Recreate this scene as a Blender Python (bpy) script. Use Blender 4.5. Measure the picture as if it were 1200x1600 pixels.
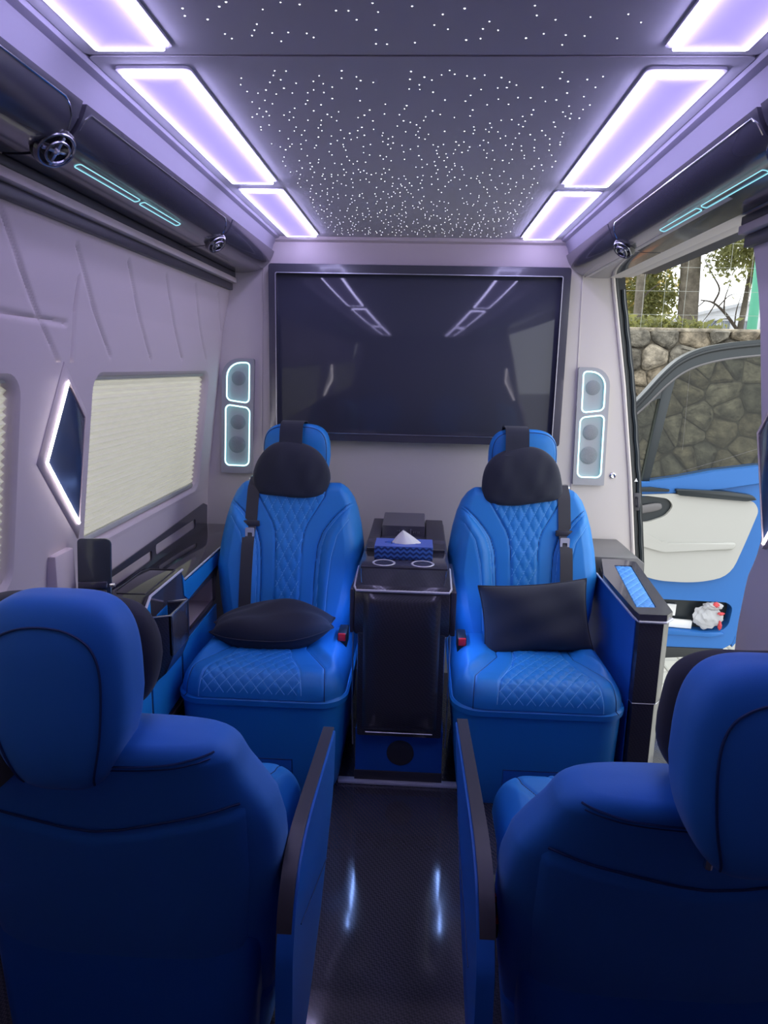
import bpy, bmesh, math, random
import numpy as np
from mathutils import Vector, Matrix
random.seed(7)
for o in list(bpy.data.objects): bpy.data.objects.remove(o)
S = bpy.context.scene
COL = S.collection
rad = math.radians

# ------------------------------------------------------------------ camera, world, exposure
cam_data = bpy.data.cameras.new('camera')
cam = bpy.data.objects.new('camera', cam_data)
COL.objects.link(cam)
cam_data.sensor_fit = 'VERTICAL'
cam_data.sensor_height = 24.0
cam_data.lens = 1100.0 / 1600.0 * 24.0
cam_data.clip_start = 0.02
cam_data.clip_end = 200
cam.location = (0, 0, 1.4)
cam.rotation_mode = 'XYZ'
cam.matrix_world = Matrix.Translation((0, 0, 1.4)) @ (Matrix.Rotation(rad(2.80774), 4, 'Z') @ Matrix.Rotation(rad(90 - 11.62288), 4, 'X') @ Matrix.Rotation(rad(1.25), 4, 'Z'))
S.camera = cam

world = bpy.data.worlds.new('overcast_sky')
S.world = world
world.use_nodes = True
wn = world.node_tree.nodes
wl = world.node_tree.links
bg = wn['Background']
SKY_COL = (0.93, 0.97, 1.0)
bg.inputs['Color'].default_value = (*SKY_COL, 1)
bg.inputs['Strength'].default_value = 1.1
S.view_settings.view_transform = 'Standard'
S.view_settings.look = 'None'
S.view_settings.gamma = 1
S.view_settings.use_curve_mapping = False
S.view_settings.exposure = 1.35
LED_RIM = 10.0          # radiance of the bright edge of each ceiling lamp
LED_FACE = 0.32
sun_d = bpy.data.lights.new('sun', 'SUN')
sun = bpy.data.objects.new('sun', sun_d)
COL.objects.link(sun)
sun_d.energy = .5
sun_d.angle = rad(8)
sun_d.color = (1, .93, .8)
sun.rotation_euler = (Vector((-0.15, -0.75, -1.0))).to_track_quat('-Z', 'Y').to_euler()


# ------------------------------------------------------------------ materials
MATS = {}
def mat(name, col, rough=.5, metal=0, coat=0, spec=.5, emit=None, estr=0, sheen=0):
    m = bpy.data.materials.new(name)
    m.use_nodes = True
    b = m.node_tree.nodes['Principled BSDF']
    b.inputs['Base Color'].default_value = (*col, 1)
    b.inputs['Roughness'].default_value = rough
    b.inputs['Metallic'].default_value = metal
    b.inputs['Coat Weight'].default_value = coat
    b.inputs['Coat Roughness'].default_value = .06
    b.inputs['Specular IOR Level'].default_value = spec
    b.inputs['Sheen Weight'].default_value = sheen
    if emit:
        b.inputs['Emission Color'].default_value = (*emit, 1)
        b.inputs['Emission Strength'].default_value = estr
    MATS[name] = m
    return m

def nodes(m): return m.node_tree.nodes, m.node_tree.links, m.node_tree.nodes['Principled BSDF']

def add_bump(m, scale=200, strength=.15, dist=.002, detail=3, kind='noise'):
    n, l, b = nodes(m)
    tc = n.new('ShaderNodeTexCoord')
    if kind == 'noise':
        t = n.new('ShaderNodeTexNoise'); t.inputs['Scale'].default_value = scale; t.inputs['Detail'].default_value = detail; out = t.outputs['Fac']
    else:
        t = n.new('ShaderNodeTexVoronoi'); t.inputs['Scale'].default_value = scale; out = t.outputs['Distance']
    l.new(tc.outputs['Object'], t.inputs['Vector'])
    bp = n.new('ShaderNodeBump'); bp.inputs['Strength'].default_value = strength; bp.inputs['Distance'].default_value = dist
    l.new(out, bp.inputs['Height']); l.new(bp.outputs['Normal'], b.inputs['Normal'])

def add_tint(m, c1, c2, scale=5, detail=4):
    n, l, b = nodes(m)
    tc = n.new('ShaderNodeTexCoord'); t = n.new('ShaderNodeTexNoise')
    t.inputs['Scale'].default_value = scale; t.inputs['Detail'].default_value = detail
    r = n.new('ShaderNodeValToRGB')
    r.color_ramp.elements[0].position = .3; r.color_ramp.elements[1].position = .7
    r.color_ramp.elements[0].color = (*c1, 1); r.color_ramp.elements[1].color = (*c2, 1)
    l.new(tc.outputs['Object'], t.inputs['Vector']); l.new(t.outputs['Fac'], r.inputs['Fac']); l.new(r.outputs['Color'], b.inputs['Base Color'])

def add_weave(m, c1, c2, scale):
    """twill carbon weave: two interleaved diagonal bands"""
    n, l, b = nodes(m)
    tc = n.new('ShaderNodeTexCoord')
    mp = n.new('ShaderNodeMapping'); mp.inputs['Rotation'].default_value = (rad(45), rad(45), rad(45))
    ck = n.new('ShaderNodeTexChecker'); ck.inputs['Scale'].default_value = scale
    ck.inputs['Color1'].default_value = (*c1, 1); ck.inputs['Color2'].default_value = (*c2, 1)
    l.new(tc.outputs['Object'], mp.inputs['Vector']); l.new(mp.outputs['Vector'], ck.inputs['Vector']); l.new(ck.outputs['Color'], b.inputs['Base Color'])

BLUE = (.016, .215, .62)
blue = mat('blue_leather', BLUE, .48, spec=.4); add_bump(blue, 700, .12, .001)
blue2 = mat('blue_textile', (.014, .165, .60), .6, spec=.35, sheen=.1); add_bump(blue2, 900, .2, .001)
blue_plastic = mat('blue_panel', (.014, .25, .70), .42, spec=.45)
door_blue = mat('door_blue_leather', (.018, .135, .43), .5)
cab_blue = mat('blue_panel_led_tone', (.012, .25, .70), .4)  # LED reflection on the cabinet panels put into the base colour
blue_trim = mat('blue_matte_panel', (.009, .12, .5), .5, spec=.4)
stitch_l = mat('light_blue_thread', (.16, .46, .85), .6)
stitch_d = mat('dark_blue_piping', (.003, .03, .14), .6)
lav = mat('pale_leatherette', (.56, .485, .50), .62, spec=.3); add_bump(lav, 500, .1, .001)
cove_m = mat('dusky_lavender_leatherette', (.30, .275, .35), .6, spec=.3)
white_leather = mat('cream_leatherette', (.62, .57, .54), .6, spec=.3); add_bump(white_leather, 500, .1, .001)
ceil_m = mat('grey_suede', (.53, .51, .57), .85, spec=.15); add_bump(ceil_m, 900, .15, .001)
ceil_b = mat('grey_lavender_suede', (.5, .48, .56), .8, spec=.2)
gloss = mat('black_gloss', (.02, .02, .028), .09, coat=.6)  # black lifted: a hazy veil is put into the base colour
gloss2 = mat('dark_gloss_plastic', (.056, .055, .076), .18, coat=.4)  # lifted likewise to carry the painted veil
tablet_m = mat('slate_gloss', (.05, .06, .07), .12, coat=.3)
satin = mat('charcoal_satin', (.048, .046, .058), .42)  # black raised towards grey for the painted veil
grey_pl = mat('grey_plastic', (.13, .125, .13), .4)
lightgrey = mat('pale_grey_plastic', (.36, .36, .38), .45)
mesh_g = mat('speaker_mesh', (.25, .25, .27), .5, metal=.3); add_bump(mesh_g, 450, .6, .002, kind='v')
black_cloth = mat('black_cloth', (.020, .023, .040), .85, sheen=.08); add_bump(black_cloth, 600, .3, .001)  # cloth black raised, haze put into the colour
belt_m = mat('seat_belt_webbing', (.035, .035, .045), .55); add_bump(belt_m, 900, .3, .001)
chrome = mat('chrome', (.75, .75, .78), .12, metal=1)
brushed = mat('brushed_aluminium', (.62, .62, .67), .32, metal=1)
brushed_d = mat('dark_metal', (.30, .30, .34), .25, metal=1)
strip_m = mat('metal_strip_painted_sheen', (.66, .66, .74), .3, metal=.25)  # pale, mostly non-metal colour stands in for bright reflections of chrome
red_pl = mat('red_button', (.62, .015, .02), .4)
carbon = mat('carbon_fibre', (.02, .02, .025), .28, coat=.6); add_weave(carbon, (.024, .024, .034), (.052, .052, .066), 260)  # weave tones lightened to carry the painted haze
floor_m = mat('dark_gloss_floor', (.02, .02, .025), .17, coat=.4); add_weave(floor_m, (.028, .028, .040), (.056, .054, .074), 200)  # floor blacks lightened, veil painted into both tones
floor_m.node_tree.nodes['Principled BSDF'].inputs['Roughness'].default_value = .11
screen_m = mat('screen_glass', (.050, .053, .078), .06, spec=.35)  # screen black lifted, haze painted into its base colour
tint_glass = mat('dark_lamp_glass', (.035, .05, .10), .22)
led_face = mat('violet_diffuser', (.5, .45, .8), .4, emit=(.50, .40, 1.0), estr=LED_FACE)
def edge_lit(m, w=.094, l=.745, base=.30, gain=2.4, fall=.010):
    n, l_, b = nodes(m)
    tc = n.new('ShaderNodeTexCoord'); sp = n.new('ShaderNodeSeparateXYZ'); l_.new(tc.outputs['Generated'], sp.inputs[0])
    def mth(op, a, b_=None):
        k = n.new('ShaderNodeMath'); k.operation = op
        for i, v in enumerate((a, b_)):
            if v is None: continue
            if isinstance(v, (int, float)): k.inputs[i].default_value = v
            else: l_.new(v, k.inputs[i])
        return k.outputs[0]
    def edge_d(o, size): return mth('MULTIPLY', mth('SUBTRACT', .5, mth('ABSOLUTE', mth('SUBTRACT', o, .5))), size)
    d = mth('MINIMUM', edge_d(sp.outputs['X'], w), edge_d(sp.outputs['Y'], l))
    e = mth('EXPONENT', mth('MULTIPLY', d, -1 / fall))
    l_.new(mth('ADD', mth('MULTIPLY', e, gain * base), base), b.inputs['Emission Strength'])
edge_lit(led_face, base=LED_FACE)
led_rim = mat('lamp_bright_edge', (.9, .9, 1), .4, emit=(.60, .56, 1.0), estr=LED_RIM)
led_cyan = mat('cyan_light_line', (.5, .9, .9), .4, emit=(.45, .95, 1.0), estr=1.3)
led_cyan_dim = mat('dim_cyan_light_line', (.3, .5, .5), .4, emit=(.30, .75, .9), estr=.45)
led_white = mat('white_light_line', (.9, .9, .9), .4, emit=(1.0, .92, 1.0), estr=5.0)
led_blue = mat('blue_strip_light', (.5, .6, .9), .4, emit=(.25, .42, 1.0), estr=14.0)
star_m = mat('fibre_star', (.9, .9, 1), .4, emit=(.92, .94, 1.0), estr=2.2)
rubber = mat('black_rubber', (.014, .017, .020), .45)
door_dark = mat('door_frame_dark', (.014, .021, .026), .35)
cream = mat('cream_door_insert', (.43, .43, .40), .55)
paper = mat('white_paper', (.75, .75, .73), .7)
tissue_m = mat('tissue', (.86, .86, .82), .9)
stone_cols = [mat('stone_warm', (.21, .175, .125), .9), mat('stone_grey', (.165, .15, .12), .9), mat('stone_pale', (.27, .235, .18), .9), mat('stone_dark', (.11, .098, .078), .9)]
for s_, c in zip(stone_cols, [(.21, .175, .125), (.165, .15, .12), (.27, .235, .18), (.11, .098, .078)]):
    add_tint(s_, tuple(v * .35 for v in c), tuple(min(v * 1.5, 1) for v in c), 11, 10)
    add_bump(s_, 12, 1.0, .09, 5)
terra = mat('terracotta', (.36, .15, .07), .85)
mortar_m = mat('mortar', (.12, .105, .08), .95); add_bump(mortar_m, 30, .8, .02)
pave_cols = [mat('paving_pale', (.38, .375, .34), .85), mat('paving_grey', (.33, .33, .30), .85)]
joint_m = mat('paving_joint', (.34, .33, .30), .9)
bark = mat('bark', (.1, .085, .065), .9); add_tint(bark, (.065, .055, .042), (.15, .13, .10), 9); add_bump(bark, 25, .8, .02)
bark_d = mat('dark_twig', (.06, .048, .038), .9)
bld_m = mat('white_render', (.5, .51, .54), .8)
bld_win = mat('far_window', (.10, .12, .15), .2)
roof_m = mat('grey_roof', (.35, .36, .38), .8)
green_m = mat('green_paint', (.06, .30, .19), .5)
wire_m = mat('galvanised_wire', (.30, .31, .28), .5, metal=.5)

def leaf_mat(name, c, tr):
    m = bpy.data.materials.new(name); m.use_nodes = True
    n, l = m.node_tree.nodes, m.node_tree.links
    b = n['Principled BSDF']; b.inputs['Base Color'].default_value = (*c, 1); b.inputs['Roughness'].default_value = .6
    t = n.new('ShaderNodeBsdfTranslucent'); t.inputs['Color'].default_value = (*tr, 1)
    mx = n.new('ShaderNodeMixShader'); mx.inputs['Fac'].default_value = .5
    l.new(b.outputs[0], mx.inputs[1]); l.new(t.outputs[0], mx.inputs[2]); l.new(mx.outputs[0], n['Material Output'].inputs['Surface'])
    return m
leaf_g = leaf_mat('olive_leaf', (.11, .12, .05), (.36, .36, .12))
leaf_y = leaf_mat('yellow_leaf', (.22, .17, .05), (.55, .44, .14))
blind_m = leaf_mat('pleated_cloth', (.62, .60, .53), (.60, .575, .49))
bag_m = leaf_mat('thin_plastic', (.75, .76, .78), (.7, .7, .72))

glass = bpy.data.materials.new('tinted_car_glass'); glass.use_nodes = True
n_, l_ = glass.node_tree.nodes, glass.node_tree.links
n_.remove(n_['Principled BSDF'])
tr_ = n_.new('ShaderNodeBsdfTransparent'); tr_.inputs['Color'].default_value = (.50, .52, .48, 1)
gl_ = n_.new('ShaderNodeBsdfGlossy'); gl_.inputs['Roughness'].default_value = .03; gl_.inputs['Color'].default_value = (.9, .9, .9, 1)
fr_ = n_.new('ShaderNodeFresnel'); fr_.inputs['IOR'].default_value = 1.32
mx_ = n_.new('ShaderNodeMixShader')
l_.new(fr_.outputs[0], mx_.inputs[0]); l_.new(tr_.outputs[0], mx_.inputs[1]); l_.new(gl_.outputs[0], mx_.inputs[2]); l_.new(mx_.outputs[0], n_['Material Output'].inputs['Surface'])

pane_glass = glass.copy(); pane_glass.name = 'clear_van_glass'
for k_ in pane_glass.node_tree.nodes:
    if k_.type == 'BSDF_TRANSPARENT': k_.inputs['Color'].default_value = (.92, .92, .90, 1)
def chevron_mat():
    m = mat('chevron_card', (.02, .08, .32), .5)
    n, l, b = nodes(m)
    tc = n.new('ShaderNodeTexCoord'); sp = n.new('ShaderNodeSeparateXYZ'); l.new(tc.outputs['Object'], sp.inputs[0])
    def math_(op, a, b_=None):
        k = n.new('ShaderNodeMath'); k.operation = op
        for i, v in enumerate((a, b_)):
            if v is None: continue
            if isinstance(v, (int, float)): k.inputs[i].default_value = v
            else: l.new(v, k.inputs[i])
        return k.outputs[0]
    tri = math_('PINGPONG', math_('ADD', sp.outputs['X'], 1.0), .011)
    s = math_('ADD', sp.outputs['Z'], math_('MULTIPLY', tri, -.75))
    f = math_('FRACT', math_('MULTIPLY', math_('ADD', s, 1.0), 1 / .0165))
    st = math_('GREATER_THAN', f, .5)
    mx = n.new('ShaderNodeMix'); mx.data_type = 'RGBA'
    mx.inputs[6].default_value = (.05, .15, .50, 1); mx.inputs[7].default_value = (.006, .03, .16, 1)
    l.new(st, mx.inputs[0]); l.new(mx.outputs[2], b.inputs['Base Color'])
    return m
chev = chevron_mat()
chev_top = mat('blue_card', (.10, .17, .55), .5)

# ------------------------------------------------------------------ object helpers
BASE = {}
def tag(o, label=None, cat=None, group=None, kind=None):
    if label: o['label'] = label
    if cat: o['category'] = cat
    if group: o['group'] = group
    if kind: o['kind'] = kind
    return o

def thing(name, label, cat, loc, group=None):
    o = bpy.data.objects.new(name, None)
    o.empty_display_size = .05
    COL.objects.link(o); o.location = loc
    BASE[o] = Vector(loc)
    return tag(o, label, cat, group)

def mk(name, VF, m, parent=None, label=None, cat=None, group=None, kind=None, sharp=38, local=False, flat=False):
    V, F = VF
    b = Vector((0, 0, 0))
    if parent is not None: b = BASE[parent]
    if not local: V = [(v[0] - b[0], v[1] - b[1], v[2] - b[2]) for v in V]
    me = bpy.data.meshes.new(name)
    me.from_pydata([tuple(map(float, v)) for v in V], [], F)
    bm = bmesh.new(); bm.from_mesh(me)
    bmesh.ops.recalc_face_normals(bm, faces=bm.faces)
    bm.to_mesh(me); bm.free()
    if not flat:
        me.shade_smooth()
        me.set_sharp_from_angle(angle=rad(sharp))
    me.materials.append(m)
    o = bpy.data.objects.new(name, me)
    COL.objects.link(o)
    if parent is not None: o.parent = parent
    BASE[o] = b
    return tag(o, label, cat, group, kind)

def origin_to(o, loc):
    """move a top-level mesh's origin to its own place"""
    loc = Vector(loc)
    o.data.transform(Matrix.Translation(-loc)); o.location = loc; BASE[o] = loc
    return o

def join(*parts):
    V, F = [], []
    for v, f in parts:
        k = len(V); V += list(v); F += [tuple(i + k for i in q) for q in f]
    return V, F

def from_bm(bm):
    bm.verts.ensure_lookup_table(); bm.verts.index_update()
    V = [tuple(v.co) for v in bm.verts]; F = [tuple(v.index for v in f.verts) for f in bm.faces]
    bm.free(); return V, F

def box(x0, x1, y0, y1, z0, z1, bev=.004, seg=2):
    bm = bmesh.new()
    bmesh.ops.create_cube(bm, size=1)
    for v in bm.verts:
        v.co = ((x0 + x1) / 2 + v.co.x * (x1 - x0), (y0 + y1) / 2 + v.co.y * (y1 - y0), (z0 + z1) / 2 + v.co.z * (z1 - z0))
    if bev > 0: bmesh.ops.bevel(bm, geom=list(bm.edges), offset=bev, segments=seg, affect='EDGES', profile=.5, clamp_overlap=True)
    return from_bm(bm)

def P3(axis, a, p):
    if axis == 'x': return (a, p[0], p[1])
    if axis == 'y': return (p[0], a, p[1])
    return (p[0], p[1], a)

def prism(poly, axis, a, b, bev=0, seg=2):
    bm = bmesh.new()
    A = [bm.verts.new(P3(axis, a, p)) for p in poly]; B = [bm.verts.new(P3(axis, b, p)) for p in poly]
    bm.faces.new(A); bm.faces.new(B[::-1])
    for i in range(len(poly)):
        j = (i + 1) % len(poly); bm.faces.new((A[i], B[i], B[j], A[j]))
    if bev > 0:
        es = [e for e in bm.edges if len({round(getattr(v.co, axis), 6) for v in e.verts}) == 1]
        bmesh.ops.bevel(bm, geom=es, offset=bev, segments=seg, affect='EDGES', profile=.5, clamp_overlap=True)
    return from_bm(bm)

def plate_holes(outer, holes, axis, a, b):
    """flat plate with holes, between a and b along the axis"""
    bm = bmesh.new()
    loops = []
    for lp in [outer] + holes:
        vs = [bm.verts.new(P3(axis, a, p)) for p in lp]
        for i in range(len(vs)): bm.edges.new((vs[i], vs[(i + 1) % len(vs)]))
        loops.append(vs)
    bmesh.ops.triangle_fill(bm, use_beauty=True, use_dissolve=False, edges=list(bm.edges))
    top = list(bm.faces)
    ret = bmesh.ops.extrude_face_region(bm, geom=top)
    d = Vector(P3(axis, b - a, (0, 0)))
    for g in ret['geom']:
        if isinstance(g, bmesh.types.BMVert): g.co += d
    return from_bm(bm)

def rrect(x0, x1, y0, y1, r, n=6):
    """rounded rectangle; r is one radius or four (x0y0, x1y0, x1y1, x0y1)"""
    if not isinstance(r, (tuple, list)): r = (r,) * 4
    out = []
    for (cx, cy, sx, sy, a0), q in zip([(x0, y0, 1, 1, 180), (x1, y0, -1, 1, 270), (x1, y1, -1, -1, 0), (x0, y1, 1, -1, 90)], r):
        if q < 1e-6: out.append((cx, cy)); continue
        for k in range(n + 1):
            a = rad(a0 + 90 * k / n)
            out.append((cx + sx * q + q * math.cos(a), cy + sy * q + q * math.sin(a)))
    return out

def round_poly(poly, r, n=5):
    out = []
    N = len(poly)
    for i in range(N):
        p = Vector(poly[i]); a = Vector(poly[i - 1]); b = Vector(poly[(i + 1) % N])
        rr = r[i] if isinstance(r, (list, tuple)) else r
        u = (a - p); v = (b - p)
        t = min(rr, u.length * .45, v.length * .45)
        A = p + u.normalized() * t; B = p + v.normalized() * t
        for k in range(n + 1):
            s = k / n
            q = A * (1 - s) ** 2 + p * 2 * s * (1 - s) + B * s ** 2
            out.append(tuple(q))
    return out

def smooth_path(pts, n=6):
    """Catmull-Rom through the points"""
    P = [Vector(p) for p in pts]; out = []
    for i in range(len(P) - 1):
        a = P[i - 1] if i > 0 else P[i] * 2 - P[i + 1]; b = P[i]; c = P[i + 1]; d = P[i + 2] if i + 2 < len(P) else P[i + 1] * 2 - P[i]
        for k in range(n):
            t = k / n
            out.append(.5 * ((2 * b) + (c - a) * t + (2 * a - 5 * b + 4 * c - d) * t * t + (3 * b - a - 3 * c + d) * t ** 3))
    out.append(P[-1]); return out

def tube(pts, r, n=6, closed=False, cap=True):
    P = [Vector(p) for p in pts]; N = len(P)
    V, F = [], []
    up = None
    for i in range(N):
        if closed: t = P[(i + 1) % N] - P[i - 1]
        else: t = P[min(i + 1, N - 1)] - P[max(i - 1, 0)]
        if t.length < 1e-9: t = Vector((0, 0, 1))
        t.normalize()
        if up is None:
            up = t.orthogonal().normalized()
        else:
            up = up - t * up.dot(t)
            up = up.normalized() if up.length > 1e-6 else t.orthogonal().normalized()
        w = t.cross(up)
        rr = r[i] if isinstance(r, (list, tuple)) else r
        for k in range(n):
            a = 2 * math.pi * k / n
            V.append(tuple(P[i] + (up * math.cos(a) + w * math.sin(a)) * rr))
    M = N if closed else N - 1
    for i in range(M):
        j = (i + 1) % N
        for k in range(n):
            q = (k + 1) % n
            F.append((i * n + k, i * n + q, j * n + q, j * n + k))
    if not closed and cap:
        F.append(tuple(range(n - 1, -1, -1))); F.append(tuple((N - 1) * n + k for k in range(n)))
    return V, F

def band(pts, nrm, wdir, w, t):
    """strap: path pts, outward normals, width direction"""
    V, F = [], []
    for p, q in zip(pts, nrm):
        p = Vector(p); q = Vector(q).normalized(); wd = Vector(wdir)
        for s, h in ((-1, 0), (1, 0), (1, 1), (-1, 1)): V.append(tuple(p + wd * (w / 2 * s) + q * (t * h)))
    N = len(pts)
    for i in range(N - 1):
        for k in range(4):
            j = (k + 1) % 4; F.append((i * 4 + k, i * 4 + j, i * 4 + 4 + j, i * 4 + 4 + k))
    F.append((3, 2, 1, 0)); F.append(tuple((N - 1) * 4 + k for k in range(4)))
    return V, F

def spow(v, e): return math.copysign(abs(v) ** e, v)
def superell(c, r, e1=1, e2=1, nu=40, nv=24, fn=None, e1b=None):
    """superellipsoid, poles on z; fn(x, y, z unit) -> unit coordinates"""
    V, F = [], []
    for i in range(nv + 1):
        ph = -math.pi / 2 + math.pi * i / nv
        ee = e1
        if e1b is not None and ph < 0: e1 = e1b
        for j in range(nu):
            th = 2 * math.pi * j / nu
            x = spow(math.cos(ph), e1) * spow(math.cos(th), e2); y = spow(math.cos(ph), e1) * spow(math.sin(th), e2); z = spow(math.sin(ph), e1)
            if fn: x, y, z = fn(x, y, z)
            V.append((c[0] + r[0] * x, c[1] + r[1] * y, c[2] + r[2] * z))
        e1 = ee
    for i in range(nv):
        for j in range(nu):
            k = (j + 1) % nu
            a = (i * nu + j, i * nu + k, i * nu + nu + k, i * nu + nu + j)
            F.append(a)
    bm = bmesh.new(); vs = [bm.verts.new(v) for v in V]
    for f in F:
        bm.faces.new([vs[q] for q in f])
    bmesh.ops.remove_doubles(bm, verts=list(bm.verts), dist=1e-5)
    bmesh.ops.dissolve_degenerate(bm, dist=1e-6, edges=list(bm.edges))
    return from_bm(bm)

def loft(rings, cap=True):
    V = [p for r in rings for p in r]; n = len(rings[0]); F = []
    for i in range(len(rings) - 1):
        for k in range(n):
            j = (k + 1) % n; F.append((i * n + k, i * n + j, i * n + n + j, i * n + n + k))
    if cap: F.append(tuple(range(n - 1, -1, -1))); F.append(tuple((len(rings) - 1) * n + k for k in range(n)))
    return V, F

def xf(VF, M):
    return [tuple(M @ Vector(v)) for v in VF[0]], VF[1]

def lathe(prof, c, axis='z', n=24):
    """profile (r, h) turned about an axis through c"""
    V, F = [], []
    for r, h in prof:
        for k in range(n):
            a = 2 * math.pi * k / n; u, w = r * math.cos(a), r * math.sin(a)
            p = (u, w, h) if axis == 'z' else ((h, u, w) if axis == 'x' else (u, h, w))
            V.append((c[0] + p[0], c[1] + p[1], c[2] + p[2]))
    for i in range(len(prof) - 1):
        for k in range(n):
            j = (k + 1) % n; F.append((i * n + k, i * n + j, i * n + n + j, i * n + n + k))
    F.append(tuple(range(n - 1, -1, -1))); F.append(tuple((len(prof) - 1) * n + k for k in range(n)))
    return V, F

# ------------------------------------------------------------------ van shell
XC = -.03
ZS = [-.05, .3, .6, .85, 1.2, 1.53, 1.72, 1.80]
WXS = [-.99, -.985, -.97, -.952, -.905, -.868, -.828, -.80]
RXS = [1.0, .985, .97, .945, .885, .832, .792, .765]
def WX(z): return float(np.interp(z, ZS, WXS))
def RX(z): return float(np.interp(z, ZS, RXS))
YP = 3.1      # partition
YB = -.9      # rear

mk('floor', box(-1.0, 1.0, YB, 3.12, -.06, 0, 0), floor_m, kind='structure')
mk('wall_rear', box(-1.0, 1.0, YB - .05, YB, -.05, 2.0, 0), lav, kind='structure')

# left wall: grooved upper skin + flat middle with window openings + lower skin
def seg_d(P, a, b):
    a = np.array(a); b = np.array(b); ab = b - a
    t = np.clip(((P - a) @ ab) / (ab @ ab), 0, 1)
    return np.linalg.norm(P - (a + t[..., None] * ab), axis=-1)
GROOVES = [((1.40, 1.72), (1.733, 1.365)), ((1.745, 1.672), (1.995, 1.413)), ((2.048, 1.676), (2.297, 1.412)), ((2.35, 1.676), (2.602, 1.414)),
           ((2.644, 1.68), (2.889, 1.42)), ((1.0, 1.505), (1.735, 1.488)), ((2.94, 1.68), (3.07, 1.54)), ((1.15, 1.70), (1.42, 1.40)),
           ((1.778, 1.60), (1.77, 1.375))]
def grooved(y0, y1, z0, z1, xf_, side, res=.006):
    ny = int((y1 - y0) / res) + 1; nz = int((z1 - z0) / res) + 1
    Y, Z = np.meshgrid(np.linspace(y0, y1, ny), np.linspace(z0, z1, nz), indexing='ij')
    P = np.stack([Y, Z], -1); H = np.zeros_like(Y)
    for a, b in GROOVES:
        d = seg_d(P, a, b); H = np.maximum(H, .0075 * np.exp(-(d / .0055) ** 2))
    X = np.vectorize(xf_)(Z) + side * H
    V = np.stack([X, Y, Z], -1).reshape(-1, 3)
    F = [(i * nz + j, (i + 1) * nz + j, (i + 1) * nz + j + 1, i * nz + j + 1) for i in range(ny - 1) for j in range(nz - 1)]
    return [tuple(v) for v in V], F

def skin(poly_outer, holes, xfn, rows=None):
    bm = bmesh.new()
    for lp in [poly_outer] + holes:
        vs = [bm.verts.new((0, p[0], p[1])) for p in lp]
        for i in range(len(vs)): bm.edges.new((vs[i], vs[(i + 1) % len(vs)]))
    bmesh.ops.triangle_fill(bm, use_beauty=True, use_dissolve=False, edges=list(bm.edges))
    for v in bm.verts: v.co.x = xfn(v.co.z)
    return from_bm(bm)

WIN = [(1.895, 2.955), (.62, 1.545)]
W_Z0, W_Z1 = .865, 1.37
ZG = 1.395
def wl_mid(z): return float(np.interp(z, [.85, ZG], [WX(.85), WX(ZG)]))
holes = [rrect(a, b, W_Z0, W_Z1, .055) for a, b in WIN]
left_wall = mk('wall_left', join(grooved(.9, YP, ZG, 1.80, WX, -1),
     skin([(YB, .85), (YP, .85), (YP, ZG), (YB, ZG)], holes, wl_mid),
     skin([(YB, ZG), (.9, ZG), (.9, 1.8), (YB, 1.8)], [], lambda z: WX(ZG) + (z - ZG) / (1.8 - ZG) * (WX(1.8) - WX(ZG))),
     skin([(YB, 0), (YP, 0), (YP, .85), (YB, .85)], [], lambda z: -.99 + z / .85 * (.99 + WX(.85))),
     box(-1.03, -1.0, YB, YP, -.05, .84, 0)), lav, kind='structure', sharp=50)

def window(i, a, b):
    lp = rrect(a, b, W_Z0, W_Z1, .055)
    rings = []
    for d, off in ((0.0, 0), (.006, .004), (.012, .012), (.014, .042)):
        lp2 = rrect(a + d, b - d, W_Z0 + d, W_Z1 - d, .055 - d * .6)
        rings.append([(wl_mid(p[1]) - off, p[0], p[1]) for p in lp2])
    w = mk('window_%d' % i, loft(rings, cap=False), lav, kind='structure')
    # outer pane of the van
    lp3 = rrect(a - .02, b + .02, W_Z0 - .02, W_Z1 + .02, .06)
    V = [(wl_mid(p[1]) - .075, p[0], p[1]) for p in lp3]
    mk('pane', (V, [tuple(range(len(V)))]), pane_glass, w)
    return w
window(1, *WIN[0]); window(2, *WIN[1])

def blind(a, b, label):
    n = 25; V, F = [], []
    t = thing('pleated_blind', label, 'blind', (wl_mid(W_Z0) - .02, (a + b) / 2, W_Z0), 'pleated blinds on the left side')
    z0, z1 = W_Z0 + .03, W_Z1 - .01
    rows = 2 * n
    ny = 10
    for i in range(rows + 1):
        z = z0 + (z1 - z0) * i / rows
        dx = -.032 + (.010 if i % 2 else 0)
        for j in range(ny + 1):
            y = a + .016 + (b - a - .032) * j / ny
            V.append((wl_mid(z) + dx, y, z))
    m = ny + 1
    F = [(i * m + j, i * m + j + 1, i * m + m + j + 1, i * m + m + j) for i in range(rows) for j in range(ny)]
    mk('pleated_cloth', (V, F), blind_m, t, sharp=20)
    mk('bottom_rail', box(wl_mid(z0) - .036, wl_mid(z0) - .018, a + .03, b - .03, W_Z0 + .016, W_Z0 + .032, .003), cream, t)
    mk('head_rail', box(wl_mid(z1) - .036, wl_mid(z1) - .016, a + .03, b - .03, z1 - .012, z1 - .001, .003), cream, t)
    if a < 1.6:
        mk('pull_knob', superell((wl_mid(1.12) - .018, b - .05, 1.12), (.005, .006, .006), nu=10, nv=6), satin, t)
blind(*WIN[0], 'cream pleated blind filling the whole window beside the front left seat')
blind(*WIN[1], 'cream pleated blind cut off by the left edge, nearest the camera')

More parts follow.
